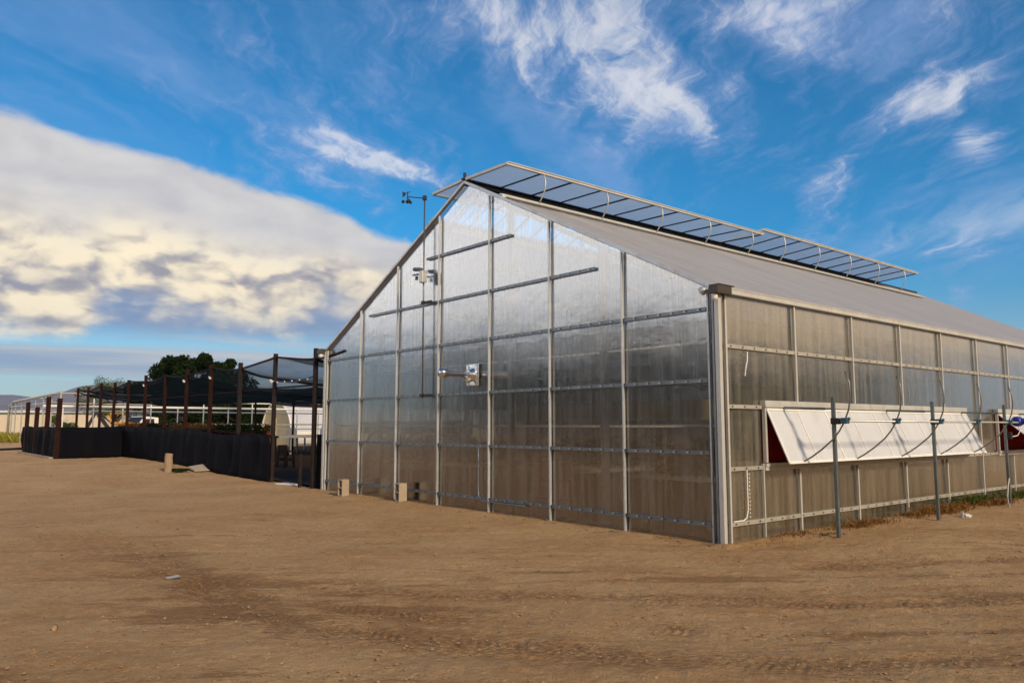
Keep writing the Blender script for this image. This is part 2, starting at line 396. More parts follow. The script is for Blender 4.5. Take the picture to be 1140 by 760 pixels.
bil = vor(cw, 1.7) * .62 + vor(cw, 4.4) * .38; bilb = vor(cwb, 1.7) * .62 + vor(cwb, 4.4) * .38
rel = rel * .6 + (bilb - bil) * 2.3 * depth.ss(.25, .6)
lit = (rel * cream.ss(0., 1., .45, 1.) + .60 + (puff - .5) * .7).ss(-.25, 1.05)
c_shadow = mixc(nt, cream, C(160, 163, 176), C(152, 150, 158))
c_light = mixc(nt, cream, C(212, 209, 206), C(252, 236, 202))
m_bot = (m_bot0 + (.50 - bil) * 2.2).ss(-.9, 1.3)
mask = m_top * m_bot * m_az
bank = mixc(nt, lit, c_shadow, c_light)
bank = mixc(nt, az.ss(92, 108) * .75, bank, C(255, 252, 250, 2.8))
bank = mixc(nt, bigw.ss(.42, .70) * depth.ss(.45, .8) * .75 * az.ss(105, 88), bank, C(128, 138, 165))
# flat grey-blue layer beneath the bank
lay = ((el - 5.8 + (w1 - .5) * 2.5).ss(-.5, 1.2)) * ((top - el) - 1.).ss(0, 2.) * m_az
col = mixc(nt, lay * .88, col, mixc(nt, w1.ss(.35, .65), C(108, 128, 168), C(140, 150, 176)))
col = mixc(nt, mask, col, bank)
# layered stripes near the horizon on the left, light bank low on the right
sn = noise(nt, comb(nt, az * .05, el * .9, 3.), 1.0, 6, .6, .3)
s1 = (((el - 4.1) / 1.05).op('POWER', 2.) * -1.).op('EXPONENT')
stripe = (s1 * 1.1 + (sn - .5) * 2.2).ss(.15, .9) * el.ss(.8, 2.2) * el.ss(8., 5.5)
col = mixc(nt, stripe * .8, col, mixc(nt, sn.ss(.4, .65), C(135, 148, 178), C(205, 193, 186)))
haz = el.ss(9., 0.) * .55
col = mixc(nt, haz * az.ss(95, 60), col, C(160, 185, 205))
rb = (blob(14, 13.5, 12, 1.6, -8, .55) + (fib - .5) * .9).ss(.15, .7)
col = mixc(nt, rb * .5, col, C(205, 212, 225))
# bright broken cloud on the sun's side, behind the camera
back = (1 - az.ss(-130, -118) * 1.) + az.ss(-8, -22)
bw = noise(nt, comb(nt, az * .06, el * .16, 8.), 1., 6, .55)
bc = ((bw - .45) * 3.2 + (el - 22.).op('ABSOLUTE').ss(30, 10, -.6, 1.1)).ss(0, .8) * az.ss(-2, -18) * az.ss(-178, -165)
col = mixc(nt, bc * .85, col, mixc(nt, bw.ss(.35, .7), C(160, 152, 146), C(250, 228, 190)))
glow = el.ss(3., 6.) * el.ss(15., 8.) * az.ss(-2, -14) * az.ss(-120, -100)
col = mixc(nt, glow * .85, col, C(255, 218, 168))
gnd = el.ss(0, -1.5)
col = mixc(nt, gnd, col, C(120, 95, 72))
nt.links.new(col.k, bg.inputs[0])

S.view_settings.view_transform = 'Standard'; S.view_settings.look = 'None'
S.view_settings.exposure = 0.22; S.view_settings.gamma = 1
S.cycles.max_bounces = 8; S.cycles.transparent_max_bounces = 20; S.cycles.diffuse_bounces = 3
S.cycles.glossy_bounces = 4; S.cycles.transmission_bounces = 5; S.cycles.use_denoising = True
S.cycles.sample_clamp_indirect = 4; S.cycles.caustics_reflective = False; S.cycles.caustics_refractive = False

# ------------------------------------------------------------ ground
GX, GY = 9.4, 6.65      # front corner of the greenhouse
GW, GL, EAVE, RIDGE = 12.15, 21.2, 3.58, 6.63
def hsh(ix, iy, s):
    n = (ix * 374761393 + iy * 668265263 + s * 1442695041) & 0xffffffff
    n = ((n ^ (n >> 13)) * 1274126177) & 0xffffffff
    return ((n ^ (n >> 16)) & 0xffff) / 65535.
def vnoise(x, y, s=0):
    ix = np.floor(x).astype(np.int64); iy = np.floor(y).astype(np.int64); fx = x - ix; fy = y - iy
    fx = fx * fx * (3 - 2 * fx); fy = fy * fy * (3 - 2 * fy)
    a = hsh(ix, iy, s); b = hsh(ix + 1, iy, s); c = hsh(ix, iy + 1, s); d_ = hsh(ix + 1, iy + 1, s)
    return (a + (b - a) * fx) * (1 - fy) + (c + (d_ - c) * fx) * fy - .5
def fbm(x, y, o=4, s=0):
    r = 0; a = 1.
    for i in range(o): r = r + a * vnoise(x, y, s + i * 17); x = x * 2.03 + 5.1; y = y * 2.03 + 1.7; a *= .5
    return r
def sst(x, a, b):
    t = np.clip((x - a) / (b - a), 0, 1); return t * t * (3 - 2 * t)
def ground_low(x, y):
    """broad shape of the ground"""
    z = .28 * sst(y, 18, 36)
    z = z + .08 * sst(x, 9.7, 10.8) * sst(7.2 - y, 0, .8) * sst(y, 2, 5)
    z = z + .05 * np.exp(-np.abs(x - GX + .12) / .14) * (y > GY - .2) * (y < 19.2) * (.6 + fbm(x * 1.5, y * 1.5, 3, 44)) + .05 * np.exp(-np.abs(y - GY + .12) / .14) * (x > GX - .2) * (.6 + fbm(x * 1.5, y * 1.5, 3, 45))
    z = z + .05 * fbm(x * .35, y * .35, 3, 3) * sst(np.hypot(x, y), 3, 8)
    inside = sst(x, GX - .25, GX + .05) * sst(y, GY - .25, GY + .05) * (1 - sst(y, 19.5, 20.5))
    return z * (1 - inside) + .02 * inside
fy_, fx_ = sin(radians(YAW)), cos(radians(YAW))
# wheel tracks: polylines in (forward, right) metres from the camera
def arc(cx, cy, r, a0, a1, n=60):
    return [(cx + r * sin(radians(a0 + (a1 - a0) * i / n)), cy - r * cos(radians(a0 + (a1 - a0) * i / n))) for i in range(n + 1)]
def track(off):
    # comes from far left, bends in front of the camera and leaves to the right
    P = [(46, -22 + off), (30, -14.5 + off * .9), (20, -10 + off * .8)]
    P += [(13.5 - off * .1, -7.2 + off * .75), (10.4 - off * .3, -5.3 + off * .6), (8.4 - off * .7, -2.6 + off * .2), (7.6 - off * .95, 1), (7.7 - off, 6), (8.6 - off, 14), (10.5 - off, 26)]
    Q = []
    for i in range(len(P) - 1):
        p0 = P[max(i - 1, 0)]; p1 = P[i]; p2 = P[i + 1]; p3 = P[min(i + 2, len(P) - 1)]
        for k in range(12):
            t = k / 12
            Q.append(tuple(.5 * ((2 * p1[j]) + (-p0[j] + p2[j]) * t + (2 * p0[j] - 5 * p1[j] + 4 * p2[j] - p3[j]) * t * t + (-p0[j] + 3 * p1[j] - 3 * p2[j] + p3[j]) * t ** 3) for j in (0, 1)))
    return np.array(Q + [P[-1]])
def seg_dist(fw, rt, Q):
    best = np.full(fw.shape, 1e9); lat = np.zeros(fw.shape); along = np.zeros(fw.shape); s0 = 0.
    for i in range(len(Q) - 1):
        a = Q[i]; b = Q[i + 1]; dv = b - a; L = np.hypot(*dv); dv = dv / L
        wx = fw - a[0]; wy = rt - a[1]; t = np.clip(wx * dv[0] + wy * dv[1], 0, L)
        ex = wx - t * dv[0]; ey = wy - t * dv[1]; dd = np.hypot(ex, ey); m_ = dd < best
        best[m_] = dd[m_]; lat[m_] = (ex * dv[1] - ey * dv[0])[m_]; along[m_] = s0 + t[m_]; s0 += L
    return best, lat, along

rs = np.concatenate([[.0], np.geomspace(.6, 4.2, 14)[:-1], np.geomspace(4.2, 16, 430)[:-1], np.geomspace(16, 62, 190)[:-1], np.geomspace(62, 9000, 34)])
half = radians(46)
fine = np.linspace(-half, half, 900)
coarse = np.linspace(half, 2 * pi - half, 130)[1:-1]
th = np.concatenate([fine, coarse])
NR, NT = len(rs), len(th)
R_, T_ = np.meshgrid(rs, th, indexing='ij')
FW, RT = R_ * np.cos(T_), R_ * np.sin(T_)
GXx = FW * fx_ + RT * fy_; GYy = FW * fy_ - RT * fx_
Z = ground_low(GXx, GYy)
near = 1 - sst(R_, 40, 75)
rough_ = .022 * fbm(GXx * 1.6, GYy * 1.6, 5, 11) + .012 * fbm(GXx * 7, GYy * 7, 5, 31) + .010 * np.maximum(0, fbm(GXx * 22, GYy * 22, 3, 51)) + .010 * fbm(FW * 9, RT * 1.6, 4, 71) * sst(FW, 2, 4)
# soil dragged along the tracks: stretched noise along the driving direction
sweep = fbm(FW * 3.2 + fbm(FW * .5, RT * .5, 2, 77) * 2, RT * .42, 5, 91)
inner = 1 - sst(GXx, GX - .35, GX - .05) * sst(GYy, GY - .35, GY - .05)
Z = Z + near * inner * (rough_ + .016 * sweep * sst(FW, 3, 6) * (1 - sst(FW, 13, 24)))
disturbed = np.zeros(Z.shape); core = (R_ > 3) & (R_ < 50) & (np.abs(T_) < radians(50))
for k, (off, wdt, dep, tread) in enumerate([(0., .15, .013, .7), (1.65, .15, .012, .6), (.55, .12, .010, .7), (.95, .16, .009, .8), (2.4, .12, .010, .5), (2.05, .2, .008, .4), (-.75, .15, .012, .5), (-1.15, .1, .008, .5), (-1.9, .16, .010, .4), (-3.2, .2, .010, .3), (-.3, .12, .008, .5)]):
    Q = track(off + .15 * sin(k * 2.1))
    dd, lt, al = seg_dist(FW[core], RT[core], Q)
    fade = sst(fbm(al * .22 + k * 9, al * 0 + k, 2, 7) + fbm(GXx[core] * 1.3, GYy[core] * 1.3, 3, 60 + k) * .8 + .18, 0, .45)
    prof = -np.exp(-(dd / wdt) ** 4) + .75 * np.exp(-((dd - wdt * 1.45) / (.4 * wdt)) ** 2)
    u = lt / wdt
    ph = al / .078 + np.abs(u) * 1.1
    ribs = sst(np.sin(ph * 2 * pi), -.2, .5) * np.exp(-(dd / (wdt * .95)) ** 6)
    zz = Z[core]; zz += fade * (dep * prof + .015 * tread * ribs * sst(fbm(GXx[core] * 3, GYy[core] * 3, 3, 90 + k) + .25, 0, .4)); Z[core] = zz
    ds = disturbed[core]; ds = np.maximum(ds, fade * np.exp(-(dd / (wdt * 1.8)) ** 2)); disturbed[core] = ds
Z[R_ > 200] -= (R_[R_ > 200] - 200) * .0006
damp = np.clip(disturbed * .40 * (1 - sst(FW, 9, 13)) + .5 * sst(-sweep, .12, .5) * (1 - sst(FW, 12, 22)) + sst(fbm(FW * 2.6, RT * .45, 5, 123), .14, .5) * .6 * (1 - sst(FW, 9, 14)) * sst(RT, -9, -2) + sst(fbm(GXx * .9, GYy * .9, 4, 177), .20, .45) * .3, 0, 1)
wallside = np.exp(-np.maximum(0, np.abs(GXx - GX)) / .35) * sst(GYy, GY - .3, GY + .2) + np.exp(-np.abs(GYy - GY) / .4) * sst(GXx, GX - .3, GX + .3)
damp = np.clip(damp + .75 * wallside * sst(fbm(GXx * 2, GYy * 2, 3, 200) + .35, 0, .5), 0, 1)
V = np.stack([GXx, GYy, Z], -1).reshape(-1, 3)
i_ = np.arange(NR - 1)[:, None]; j_ = np.arange(NT)[None, :]; jn = (j_ + 1) % NT
F = np.stack([i_ * NT + j_, i_ * NT + jn, (i_ + 1) * NT + jn, (i_ + 1) * NT + j_], -1)[1:].reshape(-1, 4)
F0 = np.stack([np.zeros(NT, int), NT + (np.arange(NT) + 1) % NT, NT + np.arange(NT)], -1)
me = bpy.data.meshes.new('ground'); me.vertices.add(len(V)); me.vertices.foreach_set('co', V.astype(np.float32).ravel())
loops = np.concatenate([F.ravel(), F0.ravel()]); me.loops.add(len(loops)); me.loops.foreach_set('vertex_index', loops.astype(np.int32))
me.polygons.add(len(F) + len(F0))
st_ = np.concatenate([np.arange(len(F)) * 4, len(F) * 4 + np.arange(len(F0)) * 3])
me.polygons.foreach_set('loop_start', st_.astype(np.int32)); me.update(calc_edges=True)
me.polygons.foreach_set('use_smooth', [True] * len(me.polygons))
at = me.attributes.new('track', 'FLOAT', 'POINT'); at.data.foreach_set('value', (disturbed * (1 - sst(FW, 9, 13))).ravel().astype(np.float32))
at = me.attributes.new('damp', 'FLOAT', 'POINT'); at.data.foreach_set('value', damp.ravel().astype(np.float32))
ground = bpy.data.objects.new('ground', me); COL.objects.link(ground); ground['kind'] = 'structure'
if me.polygons[10000].normal.z < 0: me.flip_normals()
m, nt, out = newmat('sandy_dirt')
c = coord(nt); a_ = nt.nodes.new('ShaderNodeAttribute'); a_.attribute_name = 'damp'; dm = X(nt, a_.outputs['Fac'])
n1 = noise(nt, c, .6, 8, .6); n2 = noise(nt, c, 7., 8, .65); n3 = noise(nt, c, 60., 4, .7)
ox, oy, oz = sep(nt, c)
sf = comb(nt, (ox * fx_ + oy * fy_) * 11., (ox * fy_ - oy * fx_) * 1.5, 0.)
n4 = noise(nt, sf, 1., 8, .72)
n5 = noise(nt, comb(nt, (ox * fx_ + oy * fy_) * 42., (ox * fy_ - oy * fx_) * 9., 4.), 1., 5, .75)
ta = nt.nodes.new('ShaderNodeAttribute'); ta.attribute_name = 'track'; tk = X(nt, ta.outputs['Fac'])
n6 = noise(nt, c, 190., 3, .8)
base = mixc(nt, n1.ss(.3, .7), (.56, .300, .120), (.74, .465, .225))
base = mixc(nt, n2.ss(.35, .7) * .5, base, (.80, .57, .32))
base = mixc(nt, (dm * .95 + (n2 - .5) * .9 + (n4 - .5) * 1.9 + (n5 - .5) * 2.0).ss(.30, .95) * .72, base, (.30, .145, .052))
base = mixc(nt, n4.ss(.5, .8) * .35, base, (.42, .235, .105))
base = mixc(nt, (n5 + tk * .12).ss(.5, .72) * (tk * .55 + .42), base, (.28, .145, .060))
base = mixc(nt, n6.ss(.35, .7) * .22, base, (.70, .50, .32))
base = mixc(nt, n6.ss(.55, .35) * .18, base, (.13, .07, .035))
base = mixc(nt, n3.ss(.5, .75) * .5, base, (.15, .09, .05))
vo = nt.nodes.new('ShaderNodeTexVoronoi'); vo.inputs['Scale'].default_value = 34.; nt.links.new(c.k, vo.inputs['Vector'])
vd = X(nt, vo.outputs['Distance']); vc = X(nt, vo.outputs['Color'])
sx, sy, sz = sep(nt, vc)
speck = vd.ss(.22, .10) * sx.ss(.80, .84)
base = mixc(nt, speck * .8, base, mixc(nt, sy, (.52, .44, .36), (.14, .10, .08)))
p = nt.nodes.new('ShaderNodeBsdfPrincipled'); nt.links.new(base.k, p.inputs['Base Color']); p.inputs['Roughness'].default_value = .95
p.inputs['Specular IOR Level'].default_value = .15
b = nt.nodes.new('ShaderNodeBump'); b.inputs['Strength'].default_value = 1.; b.inputs['Distance'].default_value = .035
nt.links.new((n2 * .6 + n3 * .7 + noise(nt, c, 22., 6, .7) * 1.0 + n4 * .6 + n5 * .8 + n6 * .5 + speck * .6).k, b.inputs['Height']); nt.links.new(b.outputs[0], p.inputs['Normal'])
nt.links.new(p.outputs[0], out.inputs[0]); me.materials.append(m)
def gz(x, y):
    return float(ground_low(np.array([float(x)]), np.array([float(y)]))[0])

# mountains far off
def ridge(name, dist, pts, thick, seed):
    """pts: (azimuth deg, height m) ; real massif with depth"""
    N = 160; K = 14; a0, a1 = pts[0][0], pts[-1][0]; vs = []; fs = []
    for i in range(N):
        a = a0 + (a1 - a0) * i / (N - 1); h = float(np.interp(a, [p_[0] for p_ in pts], [p_[1] for p_ in pts]))
        for k in range(K):
            t = k / (K - 1); prof = sin(pi * min(1, max(0, t))) ** .9
            r = dist + thick * (t - .5)
            jit = 1 + .10 * float(fbm(np.array([a * .9]), np.array([t * 4.]), 4, seed)[0])
            vs.append((r * cos(radians(a)), r * sin(radians(a)), -6 + (h + 6) * prof * (jit if abs(t - .5) > .06 else 1.)))
    for i in range(N - 1):
        for k in range(K - 1): fs.append((i * K + k, i * K + k + 1, (i + 1) * K + k + 1, (i + 1) * K + k))
    mb = MB(); mb.add(vs, fs); o = mb.build(name, M['mount'], smooth=True); o['kind'] = 'structure'; return o
ridge('mountain_range', 6500, [(60, 150), (66, 240), (70, 300), (74, 330), (77, 320), (79, 285), (80.5, 215), (82, 150), (88, 130), (94, 110), (100, 70)], 1800, 5)
ridge('mountain_range', 7800, [(30, 60), (45, 120), (60, 150), (75, 190), (81, 235), (82.5, 262), (84, 255), (87, 235), (92, 200), (100, 160), (112, 60)], 1500, 15)

def leaves(n, centre_fn, size, mat, name, parent=None, elong=1.6, droop=.3):
    C_ = np.array([centre_fn() for _ in range(n)])
    d1 = rng.normal(size=(n, 3)); d1[:, 2] -= droop; d1 /= np.linalg.norm(d1, axis=1)[:, None]
    d2 = np.cross(d1, rng.normal(size=(n, 3))); d2 /= np.linalg.norm(d2, axis=1)[:, None]
    s = size * rng.uniform(.6, 1.3, n)[:, None]
    A = C_ + d1 * s * elong; B_ = C_ + d2 * s * .5; D_ = C_ - d1 * s * elong * .6; E_ = C_ - d2 * s * .5
    V_ = np.stack([A, B_, D_, E_], 1).reshape(-1, 3); me = bpy.data.meshes.new(name)
    me.vertices.add(4 * n); me.vertices.foreach_set('co', V_.astype(np.float32).ravel()); me.loops.add(4 * n)
    me.loops.foreach_set('vertex_index', np.arange(4 * n, dtype=np.int32)); me.polygons.add(n); me.polygons.foreach_set('loop_start', (np.arange(n) * 4).astype(np.int32))
    me.update(calc_edges=True); me.materials.append(mat); o = bpy.data.objects.new(name, me); COL.objects.link(o)
    if parent is not None: o.parent = parent
    return o
# ------------------------------------------------------------ greenhouse
G = empty('greenhouse', (GX, GY, 0), 'big glazed greenhouse of ribbed translucent panels with silver ribs and propped open ridge vents', 'greenhouse')
PS = RIDGE - EAVE; HW = GW / 2
def roofz(y): return EAVE + PS * (1 - abs(y - HW) / HW)
gst = [.15, 1.81, 3.54, 5.27, 7.00, 8.66, 10.34, 12.06]
# gable glazing, one sheet per bay, following the slope
def gable_panel(x, y0, y1, mat, nm='gable_panel', z0=.01):
    ys = [y0] + ([HW] if y0 < HW < y1 else []) + [y1]
    vs = [(x, y0, z0), (x, y1, z0)] + [(x, y, roofz(y) - .02) for y in reversed(ys)]
    mb = MB(); mb.add(vs, [tuple(range(len(vs)))]); return mb.build(nm, mat, G, face=(-1, 0, 0) if x < 1 else (1, 0, 0))
for a, b_ in zip([.02] + gst[1:-1], gst[1:-1] + [GW - .02]): gable_panel(.03, a, b_, M['pc_gable'])
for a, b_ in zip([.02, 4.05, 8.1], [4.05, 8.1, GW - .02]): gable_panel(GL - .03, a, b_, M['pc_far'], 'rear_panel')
for y in gst: 
    mb = MB(); mb.box((-.012, y, (roofz(y) - .03) / 2), (.045, .030, roofz(y) - .03))
    for zz in np.arange(.25, roofz(y) - .1, .6): mb.box((-.039, y, zz), (.006, .012, .012), 1)
    mb.build('glazing_bar', [M['alu'], M['screw']], G, bevel=.004)
def hrail(y0, y1, z, nm='rail'):
    mb = MB(); mb.box((.0, (y0 + y1) / 2, z), (.036, y1 - y0, .046)); mb.box((-.021, (y0 + y1) / 2, z - .020), (.008, y1 - y0, .012))
    mb.box((-.021, (y0 + y1) / 2, z + .020), (.008, y1 - y0, .012))
    for yy in np.arange(y0 + .1, y1, .247): mb.box((-.024, yy, z + .002), (.014, .022, .022), 1); mb.box((-.0205, yy + .03, z), (.004, .05, .022), 2)
    mb.build(nm, [M['rail'], M['screw'], M['alu']], G)
for z in (.27, 1.27, 2.30, 3.34): hrail(.19, 12.04, z, 'gable_rail')
hrail(2.41, 9.93, 4.28, 'gable_rail'); hrail(4.62, 7.49, 5.27, 'gable_rail')
# rake trims
for s in (0, 1):
    ya, yb = (0., HW) if s == 0 else (GW, HW)
    mb = MB(); mb.bar((-.02, ya, EAVE + .03), (-.02, yb, RIDGE + .03), .08, .055); mb.build('rake_trim', M['alu'], G, bevel=.006)
# corner posts
mb = MB(); mb.box((-.01, -.01, EAVE / 2), (.07, .08, EAVE)); mb.build('corner_post', M['alu_white'], G, bevel=.006)
mb = MB(); mb.box((-.035, .055, EAVE / 2 - .03), (.03, .03, EAVE - .06)); mb.build('corner_trim', M['rail'], G)
mb = MB(); mb.box((-.01, GW + .01, EAVE / 2), (.09, .09, EAVE)); mb.build('corner_post', M['alu_white'], G, bevel=.006)
mb = MB(); mb.box((GL, -.01, EAVE / 2), (.08, .09, EAVE)); mb.build('corner_post', M['alu_white'], G)
mb = MB(); mb.box((GL, GW + .01, EAVE / 2), (.08, .09, EAVE)); mb.build('corner_post', M['alu_white'], G)
# near side wall
V1 = (1.06, 8.55); V2 = (10.39, 17.9); VZ = (1.095, 1.95)
sst_ = [.15 + 1.86 * i for i in range(12)]
def side_sheet(x0, x1, z0, z1, y=.03, mat=None, nm='side_panel'):
    mb = MB(); mb.add([(x0, y, z0), (x1, y, z0), (x1, y, z1), (x0, y, z1)], [(0, 1, 2, 3)]); return mb.build(nm, mat or M['pc_side'], G, face=(0, -1, 0) if y < 1 else (0, 1, 0))
xs = [.03] + sst_[1:] + [GL - .03]
for a, b_ in zip(xs[:-1], xs[1:]):
    side_sheet(a, b_, VZ[1] - .01, EAVE, nm='upper_side_panel'); side_sheet(a, b_, .01, VZ[0], nm='lower_side_panel')
for a, b_ in ((.03, V1[0]), (V1[1], V2[0]), (V2[1], GL - .03)): side_sheet(a, b_, VZ[0], VZ[1] - .01, nm='side_panel')
for x in sst_ + [1.0]:
    for z0, z1 in (((0, EAVE),) if not (V1[0] < x < V1[1] or V2[0] < x < V2[1]) else ((0, VZ[0] - .03), (VZ[1] + .05, EAVE))):
        if x == 1.0: z1 = VZ[0]
        mb = MB(); mb.box((x, -.012, (z0 + z1) / 2), (.04 if x != 1. else .022, .045, z1 - z0)); mb.build('glazing_bar', M['alu_white'], G, bevel=.004)
def srail(x0, x1, z, h=.055):
    mb = MB(); mb.box(((x0 + x1) / 2, -.001, z), (x1 - x0, .036, h))
    for xx in np.arange(x0 + .1, x1, .30): mb.box((xx, -.022, z), (.022, .012, .022), 1)
    mb.build('side_rail', [M['rail_side'], M['screw']], G)
srail(.17, GL - .05, 2.80); srail(.17, GL - .05, .27, .06); srail(.17, V1[0] - .03, 1.04); srail(.17, V1[0] - .03, 1.93)
srail(V1[1] + .05, V2[0] - .03, 1.04)
mb = MB(); mb.box((GL / 2, -.03, EAVE + .015), (GL + .04, .09, .09)); mb.box((GL / 2, -.078, EAVE + .05), (GL + .04, .012, .02)); mb.build('eave_trim', M['alu_white'], G, bevel=.005)
# side vents
def vent(x0, x1, lift, nm):
    L = x1 - x0
    mb = MB(); mb.box(((x0 + x1) / 2, -.03, VZ[1] + .045), (L + .08, .10, .07)); mb.box(((x0 + x1) / 2, -.055, VZ[1] - .005), (L + .08, .06, .03))
    mb.box(((x0 + x1) / 2, -.035, VZ[0] - .02), (L + .08, .07, .05)); mb.box(((x0 + x1) / 2, -.03, VZ[0] - .075), (L + .08, .05, .055))
    for x in (x0, x1): mb.box((x, -.03, (VZ[0] + VZ[1]) / 2), (.045, .06, VZ[1] - VZ[0] - .03))
    mb.build('vent_frame', M['alu_white'], G, bevel=.004)
    mb = MB(); n = int(L / .06)                                   # red pleated insect screen in the opening
    for i in range(n):
        a = x0 + L * i / n; b2 = x0 + L * (i + 1) / n
        mb.add([(a, .03, VZ[0]), ((a + b2) / 2, .045, VZ[0]), (b2, .03, VZ[0]), (b2, .03, VZ[1]), ((a + b2) / 2, .045, VZ[1]), (a, .03, VZ[1])], [(0, 1, 4, 5), (1, 2, 3, 4)])
    mb.build('insect_screen', M['red'], G)
    top_ = Vector((0, -.05, VZ[1] - .05)); bot_ = Vector((0, -.40, 1.10)) if not lift else Vector((0, -.70, 1.32))
    dv = bot_ - top_; nrm = Vector((0, dv.z, -dv.y)).normalized(); nrm = nrm if nrm.y < 0 else -nrm
    fl = MB()
    def P(x, t, o): q = top_ + dv * t + nrm * o; return (x, q.y, q.z)
    fx0, fx1 = x0 + .02, x1 - .0
    fl.add([P(fx0, 0, 0), P(fx1, 0, 0), P(fx1, 1, 0), P(fx0, 1, 0), P(fx0, 0, .008), P(fx1, 0, .008), P(fx1, 1, .008), P(fx0, 1, .008)],
           [(0, 1, 2, 3), (7, 6, 5, 4), (0, 4, 5, 1), (1, 5, 6, 2), (2, 6, 7, 3), (3, 7, 4, 0)])
    f_ = fl.build('vent_flap', M['vent_panel'], G)
    fr = MB(); k = int(round(L / .81))
    for i in range(k + 1):
        x = fx0 + (fx1 - fx0) * i / k; w = .022 if i % 2 else .034
        fr.bar(P(x, .0, .012), P(x, 1., .012), w, .016, up=nrm)
    fr.bar(P(fx0, .01, .014), P(fx1, .01, .014), .035, .02, up=nrm); fr.bar(P(fx0, .985, .014), P(fx1, .985, .014), .04, .026, up=nrm)
    fr.build('vent_flap_frame', M['white'], f_)
vent(*V1, False, 'a'); vent(*V2, True, 'b')
# far side wall
for i in range(6):
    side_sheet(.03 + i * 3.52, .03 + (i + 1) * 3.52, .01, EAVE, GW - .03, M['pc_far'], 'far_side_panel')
for i in range(12):
    mb = MB(); mb.box((.15 + 1.86 * i, GW + .01, EAVE / 2), (.04, .05, EAVE)); mb.build('glazing_bar', M['alu'], G)
mb = MB(); mb.box((GL / 2, GW + .03, EAVE + .015), (GL + .04, .09, .09)); mb.build('eave_trim', M['alu'], G)
# roof: two slopes with thickness, open under the ridge vents
def slope(side):
    def Y(y): return y if side == 0 else GW - y
    def quad(x0, x1, y0, y1, nm):
        mb = MB(); z0, z1 = roofz(y0), roofz(y1); t = .03
        vs = [(x0, Y(y0), z0), (x1, Y(y0), z0), (x1, Y(y1), z1), (x0, Y(y1), z1)]
        vs += [(a, b2, c2 + t) for a, b2, c2 in vs]
        mb.add(vs, [(0, 1, 2, 3), (4, 5, 6, 7), (0, 1, 5, 4), (1, 2, 6, 5), (2, 3, 7, 6), (3, 0, 4, 7)]); mb.build(nm, M['roof'], G)
    quad(.02, GL, -.02, 4.86, 'roof_panel'); quad(18.3, GL, 4.863, HW - .003, 'upper_roof_panel')
    mb = MB()
    z = roofz(4.86) + .07
    mb.box((9.25, Y(4.84), z), (18.6, .05, .07)); mb.box((9.25, Y(4.90), z + .045), (18.6, .03, .02))
    mb.box((9.25, Y(4.70), z - .065), (18.6, .10, .02))
    mb.build('vent_sill', M['alu_white'], G, bevel=.004)
    for i in range(30):
        mb = MB(); mb.bar((.3 + i * .61, Y(4.9), roofz(4.9) + .02), (.3 + i * .61, Y(6.0), roofz(6.0) - .03), .03, .04)
        mb.build('rafter', M['dark_metal'], G)
slope(0); slope(1)
mb = MB(); mb.box((GL / 2, HW, RIDGE + .02), (GL + .02, .12, .10)); mb.build('ridge_beam', M['dark_metal'], G)
mb = MB(); mb.box((-.02, HW + .02, RIDGE + .16), (.05, .04, .14)); mb.box((-.02, HW + .02, RIDGE + .10), (.1, .1, .04)); mb.build('ridge_bracket', M['dark_metal'], G)
# ridge vent flaps
def ridge_flap(x0, x1, side, dz):
    wdt = 1.40 if side == 0 else 1.15; s = -1 if side == 0 else 1
    ya, yb = HW + s * .04, HW + s * wdt; za, zb = RIDGE + .07, RIDGE + .05 + dz
    mb = MB(); t = .008
    mb.add([(x0, ya, za), (x1, ya, za), (x1, yb, zb), (x0, yb, zb), (x0, ya, za + t), (x1, ya, za + t), (x1, yb, zb + t), (x0, yb, zb + t)],
           [(0, 1, 2, 3), (4, 5, 6, 7), (0, 1, 5, 4), (1, 2, 6, 5), (2, 3, 7, 6), (3, 0, 4, 7)])
    f_ = mb.build('ridge_vent', M['vent_sheet'], G)
    fr = MB()
    fr.box(((x0 + x1) / 2, yb, zb + .01), (x1 - x0 + .02, .05, .065)); fr.box(((x0 + x1) / 2, yb - s * -.03, zb + .03), (x1 - x0 + .02, .03, .02))
    fr.bar((x0, ya, za + .015), (x0, yb, zb + .015), .05, .06)
    fr.build('vent_edge', M['alu_white'], f_, bevel=.004)
    fr = MB(); n = int(round((x1 - x0) / .915))
    for i in range(1, n + 1): 
        x = x0 + (x1 - x0) * i / n - (.02 if i == n else 0)
        fr.bar((x, ya, za - .012), (x, yb, zb - .012), .028 if i % 2 else .04, .024)
    fr.bar((x0, ya - s * -.03, za - .012), (x1, ya - s * -.03, za - .012), .09, .03)
    fr.build('vent_bar', M['dark_metal'], f_)
    for i in range(int((x1 - x0 - .3) / 1.82) + 1):
        x = x0 + .93 + i * 1.82
        if x > x1: break
        yy = HW - 4.70 + 0.; p0 = Vector((x, HW + s * (HW - 4.83), roofz(4.83) + .08)); p1 = Vector((x, yb, zb))
        if side: p0.y = HW + (HW - 4.83)
        pts = [p0.lerp(p1, t_) + Vector((0, s * .12 * sin(pi * t_), 0)) for t_ in np.linspace(0, 1, 9)]
        r2 = MB(); r2.tube(pts, .014, 6); r2.build('rack_arm', M['galv_light'], G, smooth=True)
ridge_flap(-.03, 8.70, 0, .0); ridge_flap(8.78, 18.05, 0, .13); ridge_flap(-.03, 8.70, 1, -.02); ridge_flap(8.78, 18.05, 1, .08)
